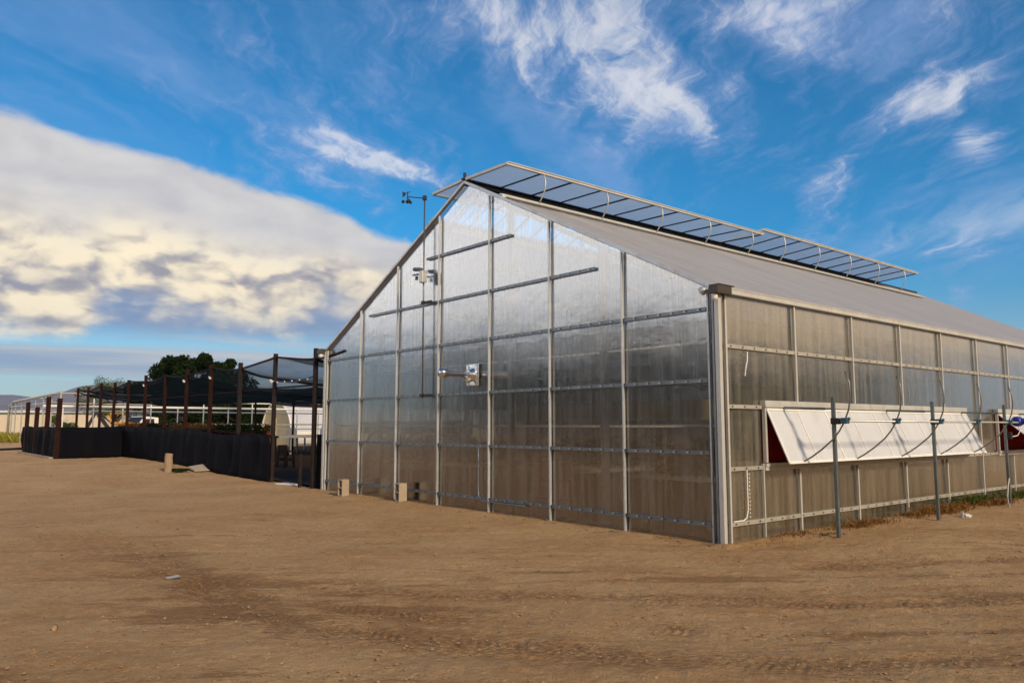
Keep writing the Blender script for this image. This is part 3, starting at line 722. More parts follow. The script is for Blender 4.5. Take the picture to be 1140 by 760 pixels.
# structure inside
for i in range(6):
    x = .35 + i * 4.1; mb = MB()
    for yy in (.12, GW - .12): mb.box((x, yy, EAVE / 2), (.08, .08, EAVE - .02))
    for a, b2 in (((x, .12, EAVE - .12), (x, HW, RIDGE - .12)), ((x, GW - .12, EAVE - .12), (x, HW, RIDGE - .12))): mb.bar(a, b2, .06, .08)
    mb.bar((x, .16, EAVE - .14), (x, GW - .16, EAVE - .14), .05, .07)
    for yy in (3.04, 6.075, 9.11): mb.bar((x, yy, EAVE - .1), (x, yy, roofz(yy) - .14), .04, .04)
    mb.build('truss', M['galv_light'], G)
for yy in (2.43, 4.86, 7.29, 9.72):
    mb = MB(); mb.box((.22, yy, (roofz(yy) - .08) / 2), (.09, .13, roofz(yy) - .1)); mb.build('gable_column', M['galv_light'], G)
mb = MB()
for yy in (1.0, 2.0, 3.0, 4.0, 4.9): 
    for q in (yy, GW - yy): mb.box((GL / 2, q, roofz(q) - .09), (GL - .3, .05, .10))
mb.build('purlins', M['galv_light'], G)
mb = MB()
for k in range(10):
    x0 = .6 + k * 2.05; mb.box((x0 + 1.0, GW / 2, 3.27 + .008 * (k % 3)), (2.0, GW - .5, .012))
mb.build('thermal_curtain', M['curtain'], G)
for z in (1.65, 2.9):
    mb = MB(); mb.tube([(.34, .2, z), (.34, GW - .2, z)], .022, 8); mb.build('inner_pipe', M['white'], G, smooth=True)
for yy, zz in ((8.05, 2.42), (6.55, 2.35)):
    mb = MB(); mb.tube([(.14, yy, zz), (.6, yy, zz), (8., yy, zz)], [.42, .36, .36], 24); mb.add([(.15, yy + .38 * cos(k * .3), zz + .38 * sin(k * .3)) for k in range(20)], [tuple(range(20))])
    mb.build('air_tube', M['fan'], G, smooth=True)
# exhaust pipe through the gable
mb = MB(); mb.tube([(-.02, 5.80, 2.66), (-.25, 5.80, 2.66), (-.62, 5.80, 2.67), (-.64, 5.80, 2.67), (-.66, 5.80, 2.67), (-.80, 5.80, 2.67)], [.055, .055, .055, .055, .085, .085], 16)
ep = mb.build('exhaust_pipe', M['silver'], G, smooth=True)
mb = MB(); mb.box((-.006, 5.80, 2.66), (.03, .40, .44)); 
for a in (-1, 1): mb.box((-.03, 5.80 + a * .14, 2.66 + .0), (.02, .07, .40))
mb.tube([(-.02, 5.80, 2.66), (-.12, 5.80, 2.66)], [.14, .07], 16)
mb.tube([(-.04, 5.80, 2.60), (-.16, 5.80, 2.52)], .05, 12)
mb.build('flange', M['silver'], ep, bevel=.01)
mb = MB(); mb.tube([(.06, 5.80, 2.64), (2.0, 5.80, 2.64)], .04, 10); mb.box((2.2, 5.8, 2.6), (.6, .6, .5)); mb.build('unit_heater', M['dark_metal'], G)
# gutter at the eaves
for yy, s in ((-.02, -1), (GW + .05, 1)):
    mb = MB(); mb.box((.0 - .02, yy + s * .05, EAVE + .0), (.34, .16, .12)); mb.box((.02, yy + s * .05, EAVE + .066), (.38, .18, .014))
    g_ = mb.build('gutter_end', M['brown'], G, bevel=.008)
    mb = MB(); mb.tube([(-.13, yy + s * .03, EAVE - .05), (-.13, yy + s * .03, EAVE - .15)], [.045, .045], 12); mb.build('drain_spout', M['white'], g_, smooth=True)
mb = MB(); mb.tube([(-.10, .14, EAVE - .02), (-.10, .20, EAVE + .05)], .05, 10); mb.build('rake_knuckle', M['alu'], G, smooth=True)
# conduits
mb = MB(); mb.tube([(-.035, 5.57, 1.25)] + [(-.035, 5.57, z) for z in (1.0, .6, .38)] + [(-.035, 5.55, .31), (-.035, 5.48, .24), (-.035, 5.35, .22), (-.035, 4.2, .22)], .011, 6); mb.build('conduit', M['rail'], G, smooth=True)
mb = MB(); mb.tube([(.56, -.03, 1.02), (.56, -.03, .45), (.52, -.03, .34), (.44, -.03, .31), (.2, -.03, .31)], .010, 6)
for z in np.arange(.35, 1.0, .055): mb.box((.62, -.02, z), (.014, .018, .026))
mb.build('conduit', M['white'], G)
mb = MB(); mb.tube([(.66, -.035, 2.74), (.64, -.04, 2.6), (.60, -.04, 2.5), (.58, -.035, 2.38)], .009, 6); mb.build('cable_end', M['white_plastic'], G)
# concrete strip under the walls
M['floor'] = surf('dark_gravel_floor', (.11, .065, .045), .95, 0, .3, 4., bump=.5)
mb = MB(); mb.box((GX + GL / 2, GY + GW / 2, .035), (GL - .3, GW - .3, .05)); fo = mb.build('floor', M['floor']); fo['kind'] = 'structure'
# benches and plants seen through the glazing
def bench(x0, y0, L, Wd, h, label, legs='galv_light'):
    o = empty('plant_bench', (x0, y0, 0.02), label, 'bench', 'benches inside the greenhouse')
    mb = MB(); mb.box((L / 2, Wd / 2, h), (L, Wd, .06)); mb.build('bench_top', M['bench_top'], o)
    for x in np.linspace(.2, L - .2, 4):
        for y in (.12, Wd - .12): mb = MB(); mb.box((x, y, h / 2 - .02), (.05, .05, h - .06)); mb.build('leg', M[legs], o)
    return o
bench(GX + .75, GY + .7, 8., 1.5, .80, 'long pale bench just inside the vented side wall')
bench(GX + .75, GY + 3.6, 8., 1.6, .80, 'long pale bench second in from the vented side wall')
bench(GX + .75, GY + 6.6, 8., 1.6, .80, 'long pale bench third in, below the hanging air tubes')
bench(GX + 1.2, GY + 9.6, 8., 1.6, .80, 'long pale bench beside the far side wall')
pb = MB()
for i in range(6):
    for j in range(2):
        x, y = GX + 1.6 + i * 1.3, GY + 9.9 + j * .7
        pb.tube([(x, y, .85), (x, y, 1.12)], [.11, .15], 10)
tag(pb.build('plant_pot', M['terracotta']), 'row of clay pots on the bench by the far side wall', 'pots', kind='stuff')
for k, (y_, n_, w_, lab) in enumerate([(3.9, 3, .42, 'stack of orange brown crates inside the gable, right of its middle'), (8.6, 2, .40, 'stack of orange brown crates inside the gable below the air tubes'), (10.9, 3, .34, 'stack of orange brown crates inside the gable near its far corner')]):
    mb = MB()
    for q in range(n_):
        mb.box((0, 0, .16 + q * .33), (.45, w_ * 1.6, .28)); mb.box((0, 0, .30 + q * .33), (.49, w_ * 1.6 + .04, .03))
    o = mb.build('crate_stack', M['terracotta'], bevel=.01); o.location = (GX + .45, GY + y_, .03); tag(o, lab, 'crates')
for k, (x_, y_, L_, z_, lab) in enumerate([(.7, .6, 4.6, 1.90, 'long tan hanging tray inside the gable, nearer the corner'), (.8, 7.2, 4.2, 1.62, 'long tan hanging tray inside the gable, near the far corner')]):
    o = empty('hanging_tray', (GX + x_, GY + y_, z_), lab, 'tray')
    mb = MB(); mb.box((0, L_ / 2, 0), (.5, L_, .30)); mb.build('tray', M['hoop_end'], o)
    for yy in (.3, L_ - .3): mb = MB(); mb.tube([(0, yy, .15), (0, yy, 3.2 - z_)], .01, 5); mb.build('hanger', M['galv'], o)
for k, (y0_, lab) in enumerate([(.7, 'leafy plants on the bench just inside the vented side wall'), (3.6, 'leafy plants on the second bench inside the greenhouse'), (6.6, 'leafy plants on the third bench inside the greenhouse'), (9.7, 'leafy plants on the bench by the far side wall')]):
    cen = [(GX + rng.uniform(.75, 3.5), GY + y0_ + rng.uniform(.1, 1.4), .95 + .25 * rng.random()) for _ in range(26)]
    o = leaves(2600, lambda: np.array(cen[rng.integers(26)]) + rng.normal(size=3) * np.array([.13, .13, .12]), .06, M['leaf_dark' if k % 2 else 'grass_green'], 'bench_plants'); tag(o, lab, 'plants', kind='stuff')
hs = MB()
for k, (ya, yb) in enumerate([(11.8, 10.4), (10.3, 8.8), (8.6, 6.6)]):
    for side_ in (0,):
        pts = [(GX + .16, GY + ya + (yb - ya) * t, 1.25 + .32 * (1 if k != 0 else -1) * sin(pi * t)) for t in np.linspace(0, 1, 14)]
        if k == 0: p_all = pts
        else: p_all += pts
hs.tube(p_all, .035, 6)
tag(hs.build('hose', M['hose'], smooth=True), 'orange hose looped inside the gable wall behind the ribbed panels', 'hose')

# ------------------------------------------------------------ vent opener outside
O = empty('vent_opener', (GX, GY, 0), 'vent drive of grey posts, long shaft and curved racks outside the side wall', 'vent opener')
for x in (1.52, 4.91, 8.29, 11.68, 15.05):
    g0 = .0
    mb = MB(); mb.box((x, -.87, 1.04), (.05, .05, 2.06)); mb.build('post', M['galv'], O, bevel=.006)
    mb = MB(); mb.tube([(x, -.87, 1.90), (x, -.70, 1.90)], .013, 8); mb.tube([(x, -.74, 1.90), (x, -.10, 1.925)], .020, 8); mb.box((x, -.09, 1.925), (.03, .05, .04)); mb.build('brace', M['galv'], O)
    mb = MB(); mb.box((x, -.90, 1.72), (.10, .12, .09)); mb.box((x + .02, -.97, 1.72), (.16, .04, .05)); mb.build('clamp', M['dark_metal'], O, bevel=.01)
mb = MB(); mb.tube([(1.42, -1.06, 1.72), (18.2, -1.06, 1.72)], .017, 10); mb.build('shaft', M['galv_light'], O, smooth=True)
for i in range(10):
    x = 1.46 + i * 1.61 + (0 if i < 5 else .35)
    if x > 17.7: break
    tip = (-.40, 1.12) if i < 5 else (-.70, 1.34)
    ctrl = [(-1.10, 2.42), (-1.155, 2.27), (-1.165, 2.08), (-1.13, 1.88), (-1.06, 1.71), (-.98, 1.58), (-.88, 1.46), (-.70, 1.31), (-.55, 1.205), tip] if i < 5 else \
           [(-1.35, 2.30), (-1.36, 2.1), (-1.28, 1.9), (-1.15, 1.75), (-1.05, 1.65), (-.92, 1.52), (-.8, 1.42), tip]
    r_ = .002 * sin(i * 5.)
    mb = MB(); mb.tube([(x + .02 * sin(i * 3.), y + r_, z) for y, z in ctrl], .0125, 8); mb.build('rack_arm', M['rack'], O, smooth=True)
    mb = MB(); mb.box((x, -1.07, 1.725), (.085, .10, .085)); mb.box((x + .045, -1.06, 1.72), (.03, .06, .06)); mb.box((x, -1.13, 1.75), (.05, .03, .05)); mb.build('gearbox', M['gear'], O, bevel=.012)
mb = MB(); mb.tube([(8.42, -1.02, 1.74), (8.46, -1.02, 1.74), (8.60, -1.02, 1.74), (8.64, -1.02, 1.74)], [.07, .10, .10, .06], 16); mb.tube([(8.5, -1.02, 1.74), (8.5, -1.22, 1.74)], [.06, .06], 12)
mt = mb.build('motor', M['motor'], O, smooth=False, bevel=.008)
mb = MB(); mb.tube([(8.62, -1.0, 1.66), (8.70, -1.0, 1.55), (8.62, -.98, 1.46), (8.45, -.94, 1.44)], .008, 6); mb.build('motor_cable', M['white_plastic'], mt)
mb = MB(); mb.box((8.33, -.94, 1.46), (.07, .06, .14)); mb.build('switch_box', M['dark_metal'], O, bevel=.006)
mb = MB(); mb.tube([(8.24, -.90, .62), (8.16, -.90, .50), (8.02, -.92, .28), (8.02, -.93, .12)], .012, 6); mb.box((8.02, -.93, .10), (.05, .05, .10)); mb.build('ground_cable', M['galv_light'], O)

# ------------------------------------------------------------ weather station mast on the gable
Wm = empty('weather_station', (GX - .11, GY + 7.45, 0), 'thin grey weather mast with cup anemometer clamped to the gable wall', 'weather station')
mb = MB(); mb.tube([(0, .0, 2.24), (0, .0, 6.60)], .017, 8); mb.build('mast', M['rack'], Wm, smooth=True)
mb = MB(); mb.box((0, 0, 6.62), (.07, .07, .10)); mb.tube([(0, .02, 6.62), (0, .68, 6.80)], .011, 6); mb.build('cross_arm', M['dark_metal'], Wm)
an = MB(); an.tube([(0, .70, 6.70), (0, .70, 6.92)], .016, 8); an.tube([(0, .70, 6.66), (0, .70, 6.72)], .035, 10)
for k in range(3):
    a = 2 * pi * k / 3 + .4; c2 = Vector((.10 * cos(a), .70 + .10 * sin(a), 6.70)); an.bar((0, .70, 6.70), c2, .008, .008)
    t_ = Vector((-sin(a), cos(a), 0)); an.tube([c2 - t_ * .028, c2, c2 + t_ * .02], [.04, .034, .008], 10)
an.bar((0, .58, 6.90), (0, .86, 6.90), .012, .012); an.add([(0, .80, 6.86), (0, .92, 6.84), (0, .92, 6.98), (0, .80, 6.93), (.006, .80, 6.86), (.006, .92, 6.84), (.006, .92, 6.98), (.006, .80, 6.93)], [(0, 1, 2, 3), (4, 5, 6, 7), (0, 1, 5, 4), (1, 2, 6, 5), (2, 3, 7, 6), (3, 0, 4, 7)])
an.build('anemometer', M['dark_metal'], Wm)
mb = MB(); mb.box((-.06, -.06, 4.85), (.12, .14, .26)); mb.build('sensor_box', M['galv_light'], Wm, bevel=.01)
mb = MB(); mb.tube([(-.05, .02, 5.02), (-.05, .30, 5.07)], .045, 10); mb.bar((-.04, -.02, 4.93), (-.04, .36, 4.95), .05, .03); mb.tube([(-.05, .20, 4.90), (-.05, .20, 4.82)], .035, 8); mb.build('rain_sensor', M['galv'], Wm)
for z in (4.30, 2.30):
    mb = MB(); mb.bar((.03, -.28, z), (0, .02, z), .04, .05); mb.box((-.01, 0, z), (.07, .07, .07)); mb.build('clamp', M['dark_metal'], Wm, bevel=.006)

# ------------------------------------------------------------ shade house
SH = empty('shade_house', (GX, 0, 0), 'shade structure of rusty posts under sagging black net, left of the greenhouse', 'shade structure')
py_ = [GY + q for q in (12.78, 15.45, 18.12, 20.77, 23.39, 26.03, 28.70, 31.40, 33.95, 36.6, 39.25, 41.8)]
for i, y in enumerate(py_):
    h = 3.72 + .06 * sin(i * 2.3); g0 = gz(GX, y); lean = .03 * sin(i * 1.7)
    mb = MB(); w = .11 if i > 1 else .10
    mb.bar((0, y, g0 - .1), (lean, y + lean, h), w, w, up=(0, 1, 0)); mb.build('post', M['darkpost'] if i < 3 else M['rust'], SH)
for x in (9, 18, 27):
    for i in range(0, 12, 2):
        y = py_[i]; mb = MB(); mb.box((x, y, 1.9), (.09, .09, 3.6)); mb.build('inner_post', M['rust'] if i > 3 else M['darkpost'], SH)
mb = MB()
for a, b2 in zip(py_[:-1], py_[1:]): mb.bar((0.05, a, 2.74), (.05, b2, 2.76), .035, .04)
mb.build('side_rail', M['rust'], SH)
# net: sags between the cables, with darker hem bands
nx, ny = 90, 150; x1_ = 31.
def netz(x, y):
    ya, yb = py_[0] - .3, py_[-1] + .25
    t = (y - ya) / (yb - ya)
    s = abs(sin(pi * (y - py_[1]) / (2.65 * 2)))
    u = abs(sin(pi * x / 9.0))
    return 3.70 - .30 * s ** .8 * (.6 + .4 * u) - .42 * u ** .8 + .05 * sin(x * 1.7 + y * .9) * s
def npt(i, j):
    x = x1_ * i / nx; y = (py_[0] - 1.6) + (py_[-1] + .2 - py_[0] + 1.6) * j / ny
    return (x, y, netz(x, y) + (.0 if 1 else 0))
mb = MB(); vs = [npt(i, j) for i in range(nx + 1) for j in range(ny + 1)]
mb.add(vs, [(i * (ny + 1) + j, i * (ny + 1) + j + 1, (i + 1) * (ny + 1) + j + 1, (i + 1) * (ny + 1) + j) for i in range(nx) for j in range(ny)])
mb.build('shade_net', M['net'], SH, smooth=True)
j0 = 52                                                    # a second net lies over the far two thirds
for dz_ in (-.20,):
    mb = MB(); vs = [(lambda q: (q[0], q[1], q[2] + dz_ + .03 * sin(q[1] * 2.1 + q[0])))(npt(i, j)) for i in range(nx + 1) for j in range(j0, ny + 1)]; nj = ny + 1 - j0
    mb.add(vs, [(i * nj + j, i * nj + j + 1, (i + 1) * nj + j + 1, (i + 1) * nj + j) for i in range(nx) for j in range(nj - 1)])
    mb.build('shade_net', M['net'], SH, smooth=True)
for xx in (0.02, 9, 18, 27):
    pts = [(xx, py_[0] - 1.6 + (py_[-1] + 1.8 - py_[0]) * t, netz(xx, py_[0] - 1.6 + (py_[-1] + 1.8 - py_[0]) * t) - .03) for t in np.linspace(0, 1, 80)]
    mb = MB(); mb.tube(pts, .028 if xx < 1 else .05, 6); mb.build('net_hem', M['darkpost'], SH)
for k in range(0, 12, 2):
    pts = [(x, py_[k], netz(x, py_[k]) - .06) for x in np.linspace(0, x1_, 50)]
    mb = MB(); mb.tube(pts, .04, 6); mb.build('net_cable', M['darkpost'], SH)
# skirt of black woven fabric
def skirt(pts, h, nm, par, seed):
    """vertical sagging fabric along a polyline of (x, y)"""
    mb = MB(); N = 0; P = []
    for a, b2 in zip(pts[:-1], pts[1:]):
        L = math.dist(a, b2); n = max(2, int(L / .22))
        for k in range(n): P.append((a[0] + (b2[0] - a[0]) * k / n, a[1] + (b2[1] - a[1]) * k / n))
    P.append(pts[-1]); s = 0.
    vs = []; K = 7
    for i, (x, y) in enumerate(P):
        for k in range(K):
            t = k / (K - 1); bl = (.06 * sin(i * .55 + seed) + .04 * sin(i * 1.9 + t * 2)) * sin(pi * t) + .035 * sin(i * 1.3 + t * 3)
            zb_ = gz(x + (GX if par is SH else 0), y) - .05
            zt = zb_ + .05 + h + .03 * sin(i * .26 + seed)
            vs.append((x + bl, y + bl * .5, zb_ + (zt - zb_) * t))
    fs = [(i * K + k, i * K + k + 1, (i + 1) * K + k + 1, (i + 1) * K + k) for i in range(len(P) - 1) for k in range(K - 1)]
    mb.add(vs, fs); o = mb.build(nm, M['navy'], par, smooth=True)
    sm = o.modifiers.new('thick', 'SOLIDIFY'); sm.thickness = .008
    return o
skirt([(-.12, 22.05), (-.12, 30), (-.12, 38.4)], 1.30, 'fabric_skirt', SH, 0.)
mb = MB(); mb.box((.08, GY + GW + .32, .68), (.012, .55, 1.5)); mb.build('fabric_skirt', M['navy'], SH)
mb = MB()
for a, b2 in ((22.05, 38.4),):
    mb.bar((.04, a, gz(9.4, 22) + 1.33), (.04, 30, gz(9.4, 30) + 1.33), .03, .04); mb.bar((.04, 30, gz(9.4, 30) + 1.33), (.04, 38.4, gz(9.4, 38.4) + 1.33), .03, .04)
mb.build('skirt_batten', M['rust'], SH)
for x, y, z in ((.02, py_[6] + .1, 3.35), (.02, py_[3], 3.30), (-.03, py_[1], 2.95), (.0, py_[4] + .1, 3.3)):
    mb = MB(); mb.box((x - .1, y - .06, z), (.06, .12, .05), R=Matrix.Rotation(.5, 3, 'X')); mb.bar((x, y, z), (x - .1, y, z), .03, .03); mb.build('floodlight', M['white'], SH)
mb = MB(); mb.tube([(-.02, py_[1], 2.95), (.0, (py_[0] + py_[1]) / 2, 2.86), (.0, py_[0], 2.98)], .022, 6)
for k in range(5): 
    y = py_[1] + (py_[0] - py_[1]) * (k + .6) / 5.4; mb.box((-.04, y, 2.91), (.03, .03, .03), 1)
mb.build('blue_cable', [M['bluepipe'], M['white_plastic']], SH)
# outlying black fabric fence with thick rusty posts
FN = empty('fabric_fence', (0, 0, 0), 'low black fabric fence with thick rusty posts at the far left', 'fence')
skirt([(9.45, 38.4), (6.6, 37.3)], 1.33, 'fabric', FN, 2.); skirt([(6.6, 37.3), (6.75, 47.2)], 1.33, 'fabric', FN, 4.)
for k, (x, y, h) in enumerate([(6.55, 37.3, 2.80), (6.62, 40.2, 2.95), (6.7, 43.4, 2.55), (6.75, 46.4, 2.85)]):
    mb = MB(); mb.bar((x, y, .15), (x + .03, y, h), .17, .17, up=(0, 1, 0)); mb.box((x, y, h - .12), (.20, .20, .03)); mb.build('post', M['rust'], FN)
mb = MB(); mb.bar((6.45, 37.6, .30), (6.60, 46.8, .30), .22, .10); mb.build('concrete_footing', M['block'], FN)

M['ground_shade'] = surf('painted_ground_shade', (.070, .042, .026), .95, 0, .3, 2., bump=.6)  # dark sheet on the dirt, shade under the net put into its colour
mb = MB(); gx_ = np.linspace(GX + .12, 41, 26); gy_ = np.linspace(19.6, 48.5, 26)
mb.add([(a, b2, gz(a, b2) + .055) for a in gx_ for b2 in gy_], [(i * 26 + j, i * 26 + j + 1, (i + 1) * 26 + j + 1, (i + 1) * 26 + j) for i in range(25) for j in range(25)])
mu = mb.build('ground_shade_sheet', M['ground_shade'], face=(0, 0, 1)); mu['kind'] = 'structure'
# benches, pots under the net
for k, (x, y, L, Wd) in enumerate([(GX + 3.6, 34.6, 6.5, 2.2), (GX + 4.2, 38.2, 9, 2.2)]):
    o = empty('potting_table', (x, y, gz(x, y)), ['white topped potting table under the black net, nearer of the two', 'white topped potting table under the black net, farther of the two'][k], 'table', 'potting tables under the net')
    mb = MB(); mb.box((L / 2, Wd / 2, .84), (L, Wd, .05)); mb.box((L / 2, .02, .88), (L, .05, .08)); mb.build('table_top', M['white'], o)
    for xx in np.linspace(.2, L - .2, 6):
        for yy in (.12, Wd - .12): mb = MB(); mb.box((xx, yy, .41), (.07, .07, .80)); mb.build('leg', M['white'], o)
for k, (x, y, L) in enumerate([(GX + 1.6, 29.5, 1.8), (GX + 1.6, 34.5, 1.8), (GX + 1.6, 39.5, 1.8), (GX + 1.6, 44., 1.8)]):
    o = empty('nursery_bench', (x, y, gz(x, y)), ['brown nursery bench behind the skirt, nearest to the greenhouse', 'brown nursery bench behind the skirt, second from the greenhouse', 'brown nursery bench behind the skirt, third from the greenhouse', 'brown nursery bench behind the skirt, farthest from the greenhouse'][k], 'bench', 'brown benches under the net')
    mb = MB(); mb.box((L / 2, 1.9, 1.02), (L, 3.8, .08)); mb.build('bench_top', M['rust'], o)
    for xx in (.1, L - .1):
        for yy in (.1, 3.7): mb = MB(); mb.box((xx, yy, .5), (.08, .08, .98)); mb.build('leg', M['rust'], o)
    pt = MB()
    for yy in np.arange(.2, 3.7, .33):
        for xx in (.3, .8, 1.3):
            pt.tube([(xx, yy, 1.06), (xx, yy, 1.22 + .05 * random.random())], [.08, .11], 8)
    p_ = pt.build('pot_rows', M['rust'], o); p_['kind'] = 'stuff'
    lf = leaves(1600, lambda: np.array([rng.uniform(.1, L - .1), rng.uniform(.1, 3.7), 1.25 + .28 * rng.random() ** 2]), .05, M['grass_dry' if k % 2 else 'leaf_dark'], 'seedlings', o); lf['kind'] = 'stuff'

# ------------------------------------------------------------ vegetation
def tree(x, y, h, w, label, n=14000, leaf=.13, mat='leaf_dark', trunk_h=.3, clumps=34, spread=.16, flat=.75, group=None, nm='broadleaf_tree'):
    z0 = .2; t = empty(nm, (x, y, z0), label, 'tree', group)
    cz = h * (trunk_h + 1) / 2; rz = h * (1 - trunk_h) / 2
    cl = []
    while len(cl) < clumps:
        v = Vector(rng.normal(size=3)); v.normalize(); rr = rng.uniform(.35, 1) ** .5
        cl.append((v.x * w / 2 * rr, v.y * w / 2 * rr, cz + v.z * rz * rr * flat + .12 * rz))
    mb = MB(); mb.tube([(0, 0, -.2), (.05 * h * .1, 0, h * .2), (0, 0, h * trunk_h), (.1, .1, h * .6)], [h * .035, h * .028, h * .022, h * .008], 9)
    for c_ in cl[:16]:
        s_ = Vector((0, 0, h * rng.uniform(trunk_h * .7, .55))); e_ = Vector(c_)
        mid = s_.lerp(e_, .5) + Vector((0, 0, .05 * h))
        mb.tube([s_, mid, e_], [h * .014, h * .009, h * .003], 6)
    mb.build('trunk', M['bark'], t, smooth=True)
    rad = [w * spread * rng.uniform(.5, 1.25) for _ in cl]
    def cf():
        k = rng.integers(len(cl)); v = rng.normal(size=3); v /= np.linalg.norm(v); return np.array(cl[k]) + v * rad[k] * rng.uniform(.25, 1) ** .5 * np.array([1, 1, .8])
    leaves(n, cf, leaf, M[mat], 'crown', t)
    return t
def at(px, fwd):
    """world x, y of something at a picture column and a distance ahead"""
    rt = (px - 570) / 878 * fwd; return fwd * fx_ + rt * fy_, fwd * fy_ - rt * fx_
x, y = at(212, 72); tree(x, y, 8.3, 7.4, 'big dark green tree rising behind the black shade net', n=26000, leaf=.15, trunk_h=.22, clumps=60, spread=.13)
x, y = at(250, 76); tree(x, y, 8.0, 5.0, 'smaller dark tree right of the big dark tree behind the net', n=12000, leaf=.15, clumps=34)
x, y = at(180, 80); tree(x, y, 7.0, 6.0, 'dark tree left of the big dark tree, half hidden by the net', n=12000, leaf=.15, clumps=34)
x, y = at(128, 86); tree(x, y, 6.9, 8.5, 'pale wispy desert tree beyond the left end of the net', n=9000, leaf=.07, mat='leaf_pale', trunk_h=.18, clumps=60, spread=.10, nm='wispy_tree')
x, y = at(275, 68); tree(x, y, 3.9, 7.5, 'low dark bushy tree left of the white hoop house', n=12000, leaf=.13, trunk_h=.1, clumps=40, flat=1.)
x, y = at(222, 70); tree(x, y, 3.6, 9., 'low dark bushy tree below the big dark tree', n=12000, leaf=.13, trunk_h=.1, clumps=40, flat=1.)
x, y = at(68, 75); tree(x, y, 2.6, 2.2, 'small green shrub in front of the long cream building', n=3500, leaf=.09, mat='grass_green', trunk_h=.12, clumps=16, spread=.2, nm='shrub')
# weeds
def tuft(cx, cy, rx, ry, n, h, mat, name, label):
    mb = MB()
    for _ in range(n):
        a = random.gauss(0, .5) * rx; b2 = random.gauss(0, .5) * ry; x, y = cx + a, cy + b2; z = gz(x, y) - .01
        L = h * random.uniform(.3, 1); t = random.uniform(0, 2 * pi); le = random.uniform(.2, .9) * L; w = .006
        dx_, dy_ = cos(t), sin(t)
        mb.add([(x - dy_ * w, y + dx_ * w, z), (x + dy_ * w, y - dx_ * w, z), (x + dx_ * le * .45 + dy_ * w * .6, y + dy_ * le * .45 - dx_ * w * .6, z + L * .7), (x + dx_ * le, y + dy_ * le, z + L)], [(0, 1, 2), (0, 2, 3)])
    return tag(mb.build(name, M[mat]), label, 'weeds', kind='stuff')
for a in [(10.6, -.35, .45, .15, 260, .07, 'grass_dry', 'dry_weeds', 'dry brown weeds at the wall foot near the greenhouse corner'),
          (11.0 , -.62, .25, .10, 160, .05, 'grass_green', 'green_weeds', 'small green weed patch near the greenhouse corner'),
          (12.2 - 0, -.3, 1.3, .14, 420, .06, 'grass_dry', 'dry_weeds', 'thin dry weeds along the wall between the first two posts'),
          (12.6, -.45, .8, .15, 500, .11, 'grass_dry', 'dry_weeds', 'dry weeds right of the first post'),
          (12.3, -.35, .7, .12, 300, .07, 'grass_green', 'green_weeds', 'low green weeds by the first post'),
          (14.9, -.25, 1.3, .12, 300, .06, 'grass_green', 'green_weeds', 'green weeds left of the second post by the wall'),
          (15.7, -.42, 1.1, .22, 1400, .14, 'grass_dry', 'dry_weeds', 'reddish dry weeds right of the second post'),
          (17.6, -.22, .8, .16, 800, .17, 'grass_green', 'green_weeds', 'tall green weeds by the third post under the pipe'),
          (17.9, -.55, .7, .2, 700, .12, 'grass_dry', 'dry_weeds', 'dry weeds at the foot of the third post'),
          (20.5, -.30, 1.6, .2, 500, .18, 'grass_green', 'green_weeds', 'green weeds along the wall beyond the third post')]:
    tuft(a[0], GY + a[1], *a[2:])
x, y = at(8, 70); tuft(x, y, 7., 6., 5200, .9, 'grass_yellow', 'yellow_grass', 'patch of yellow green grass at the far left edge')

# ------------------------------------------------------------ small things on the dirt
def block(x, y, rz, label):
    o = empty('concrete_block', (x, y, gz(x, y) - .01), label, 'block', 'concrete blocks in front of the gable wall', rz)
    mb = MB(); w, h, dp = .19, .39, .19     # standing on end, cores facing -x
    mb.box((0, -w / 2 + .016, h / 2), (dp, .032, h)); mb.box((0, w / 2 - .016, h / 2), (dp, .032, h))
    for z in (.017, h / 2, h - .017): mb.box((0, 0, z), (dp, w - .064, .034))
    mb.build('shell', M['block'], o, bevel=.004)
    mb = MB(); mb.box((dp / 2 - .02, 0, h / 2), (.012, w - .064, h - .07)); mb.build('core', M['block_shade'], o)
block(8.92, 16.83, .12, 'upright hollow concrete block farther left along the gable wall')
block(9.18, 14.72, -.06, 'upright hollow concrete block nearer the middle of the gable wall')
lg = MB(); lg.tube([(0, 0, -.05), (.01, 0, .2), (0, .01, .45), (.01, 0, .60)], [.135, .13, .125, .12], 18)
o = lg.build('log_stump', M['wood'], smooth=False, bevel=.01); o.location = (8.1, 27.4, gz(8.1, 27.4)); tag(o, 'upright pale log stump on the dirt before the black fabric', 'stump')
cb_ = MB(); 
cb_.add([(-.25, -.4, .02), (.25, -.38, .03), (.28, .36, .20), (-.2, .4, .13), (-.25, -.4, .04), (.25, -.38, .05), (.28, .36, .22), (-.2, .4, .15)], [(0, 1, 2, 3), (4, 5, 6, 7), (0, 1, 5, 4), (1, 2, 6, 5), (2, 3, 7, 6), (3, 0, 4, 7)])
o = cb_.build('board', M['card']); x, y = 9.0, 27.2; o.location = (x, y, gz(x, y)); tag(o, 'pale tilted board lying right of the log stump', 'board')
dbm = MB()
for _ in range(14): dbm.box((random.gauss(0, .14), random.gauss(0, .14), .05 + random.random() * .06), (.12, .07, .06), R=Matrix.Rotation(random.random() * 3, 3, 'Z') @ Matrix.Rotation(random.random(), 3, 'X'))
o = dbm.build('debris_heap', M['leaf_dark']); o.location = (8.35, 27.0, gz(8.35, 27)); tag(o, 'small dark green heap of debris beside the log stump', 'debris')
mb = MB(); mb.box((0, 0, .42), (.07, .07, .86)); mb.box((0, 0, .87), (.09, .09, .03)); o = mb.build('short_post', M['darkpost']); o.location = (9.3, 20.0, gz(9.3, 20)); tag(o, 'short black post standing in the opening left of the greenhouse', 'post')
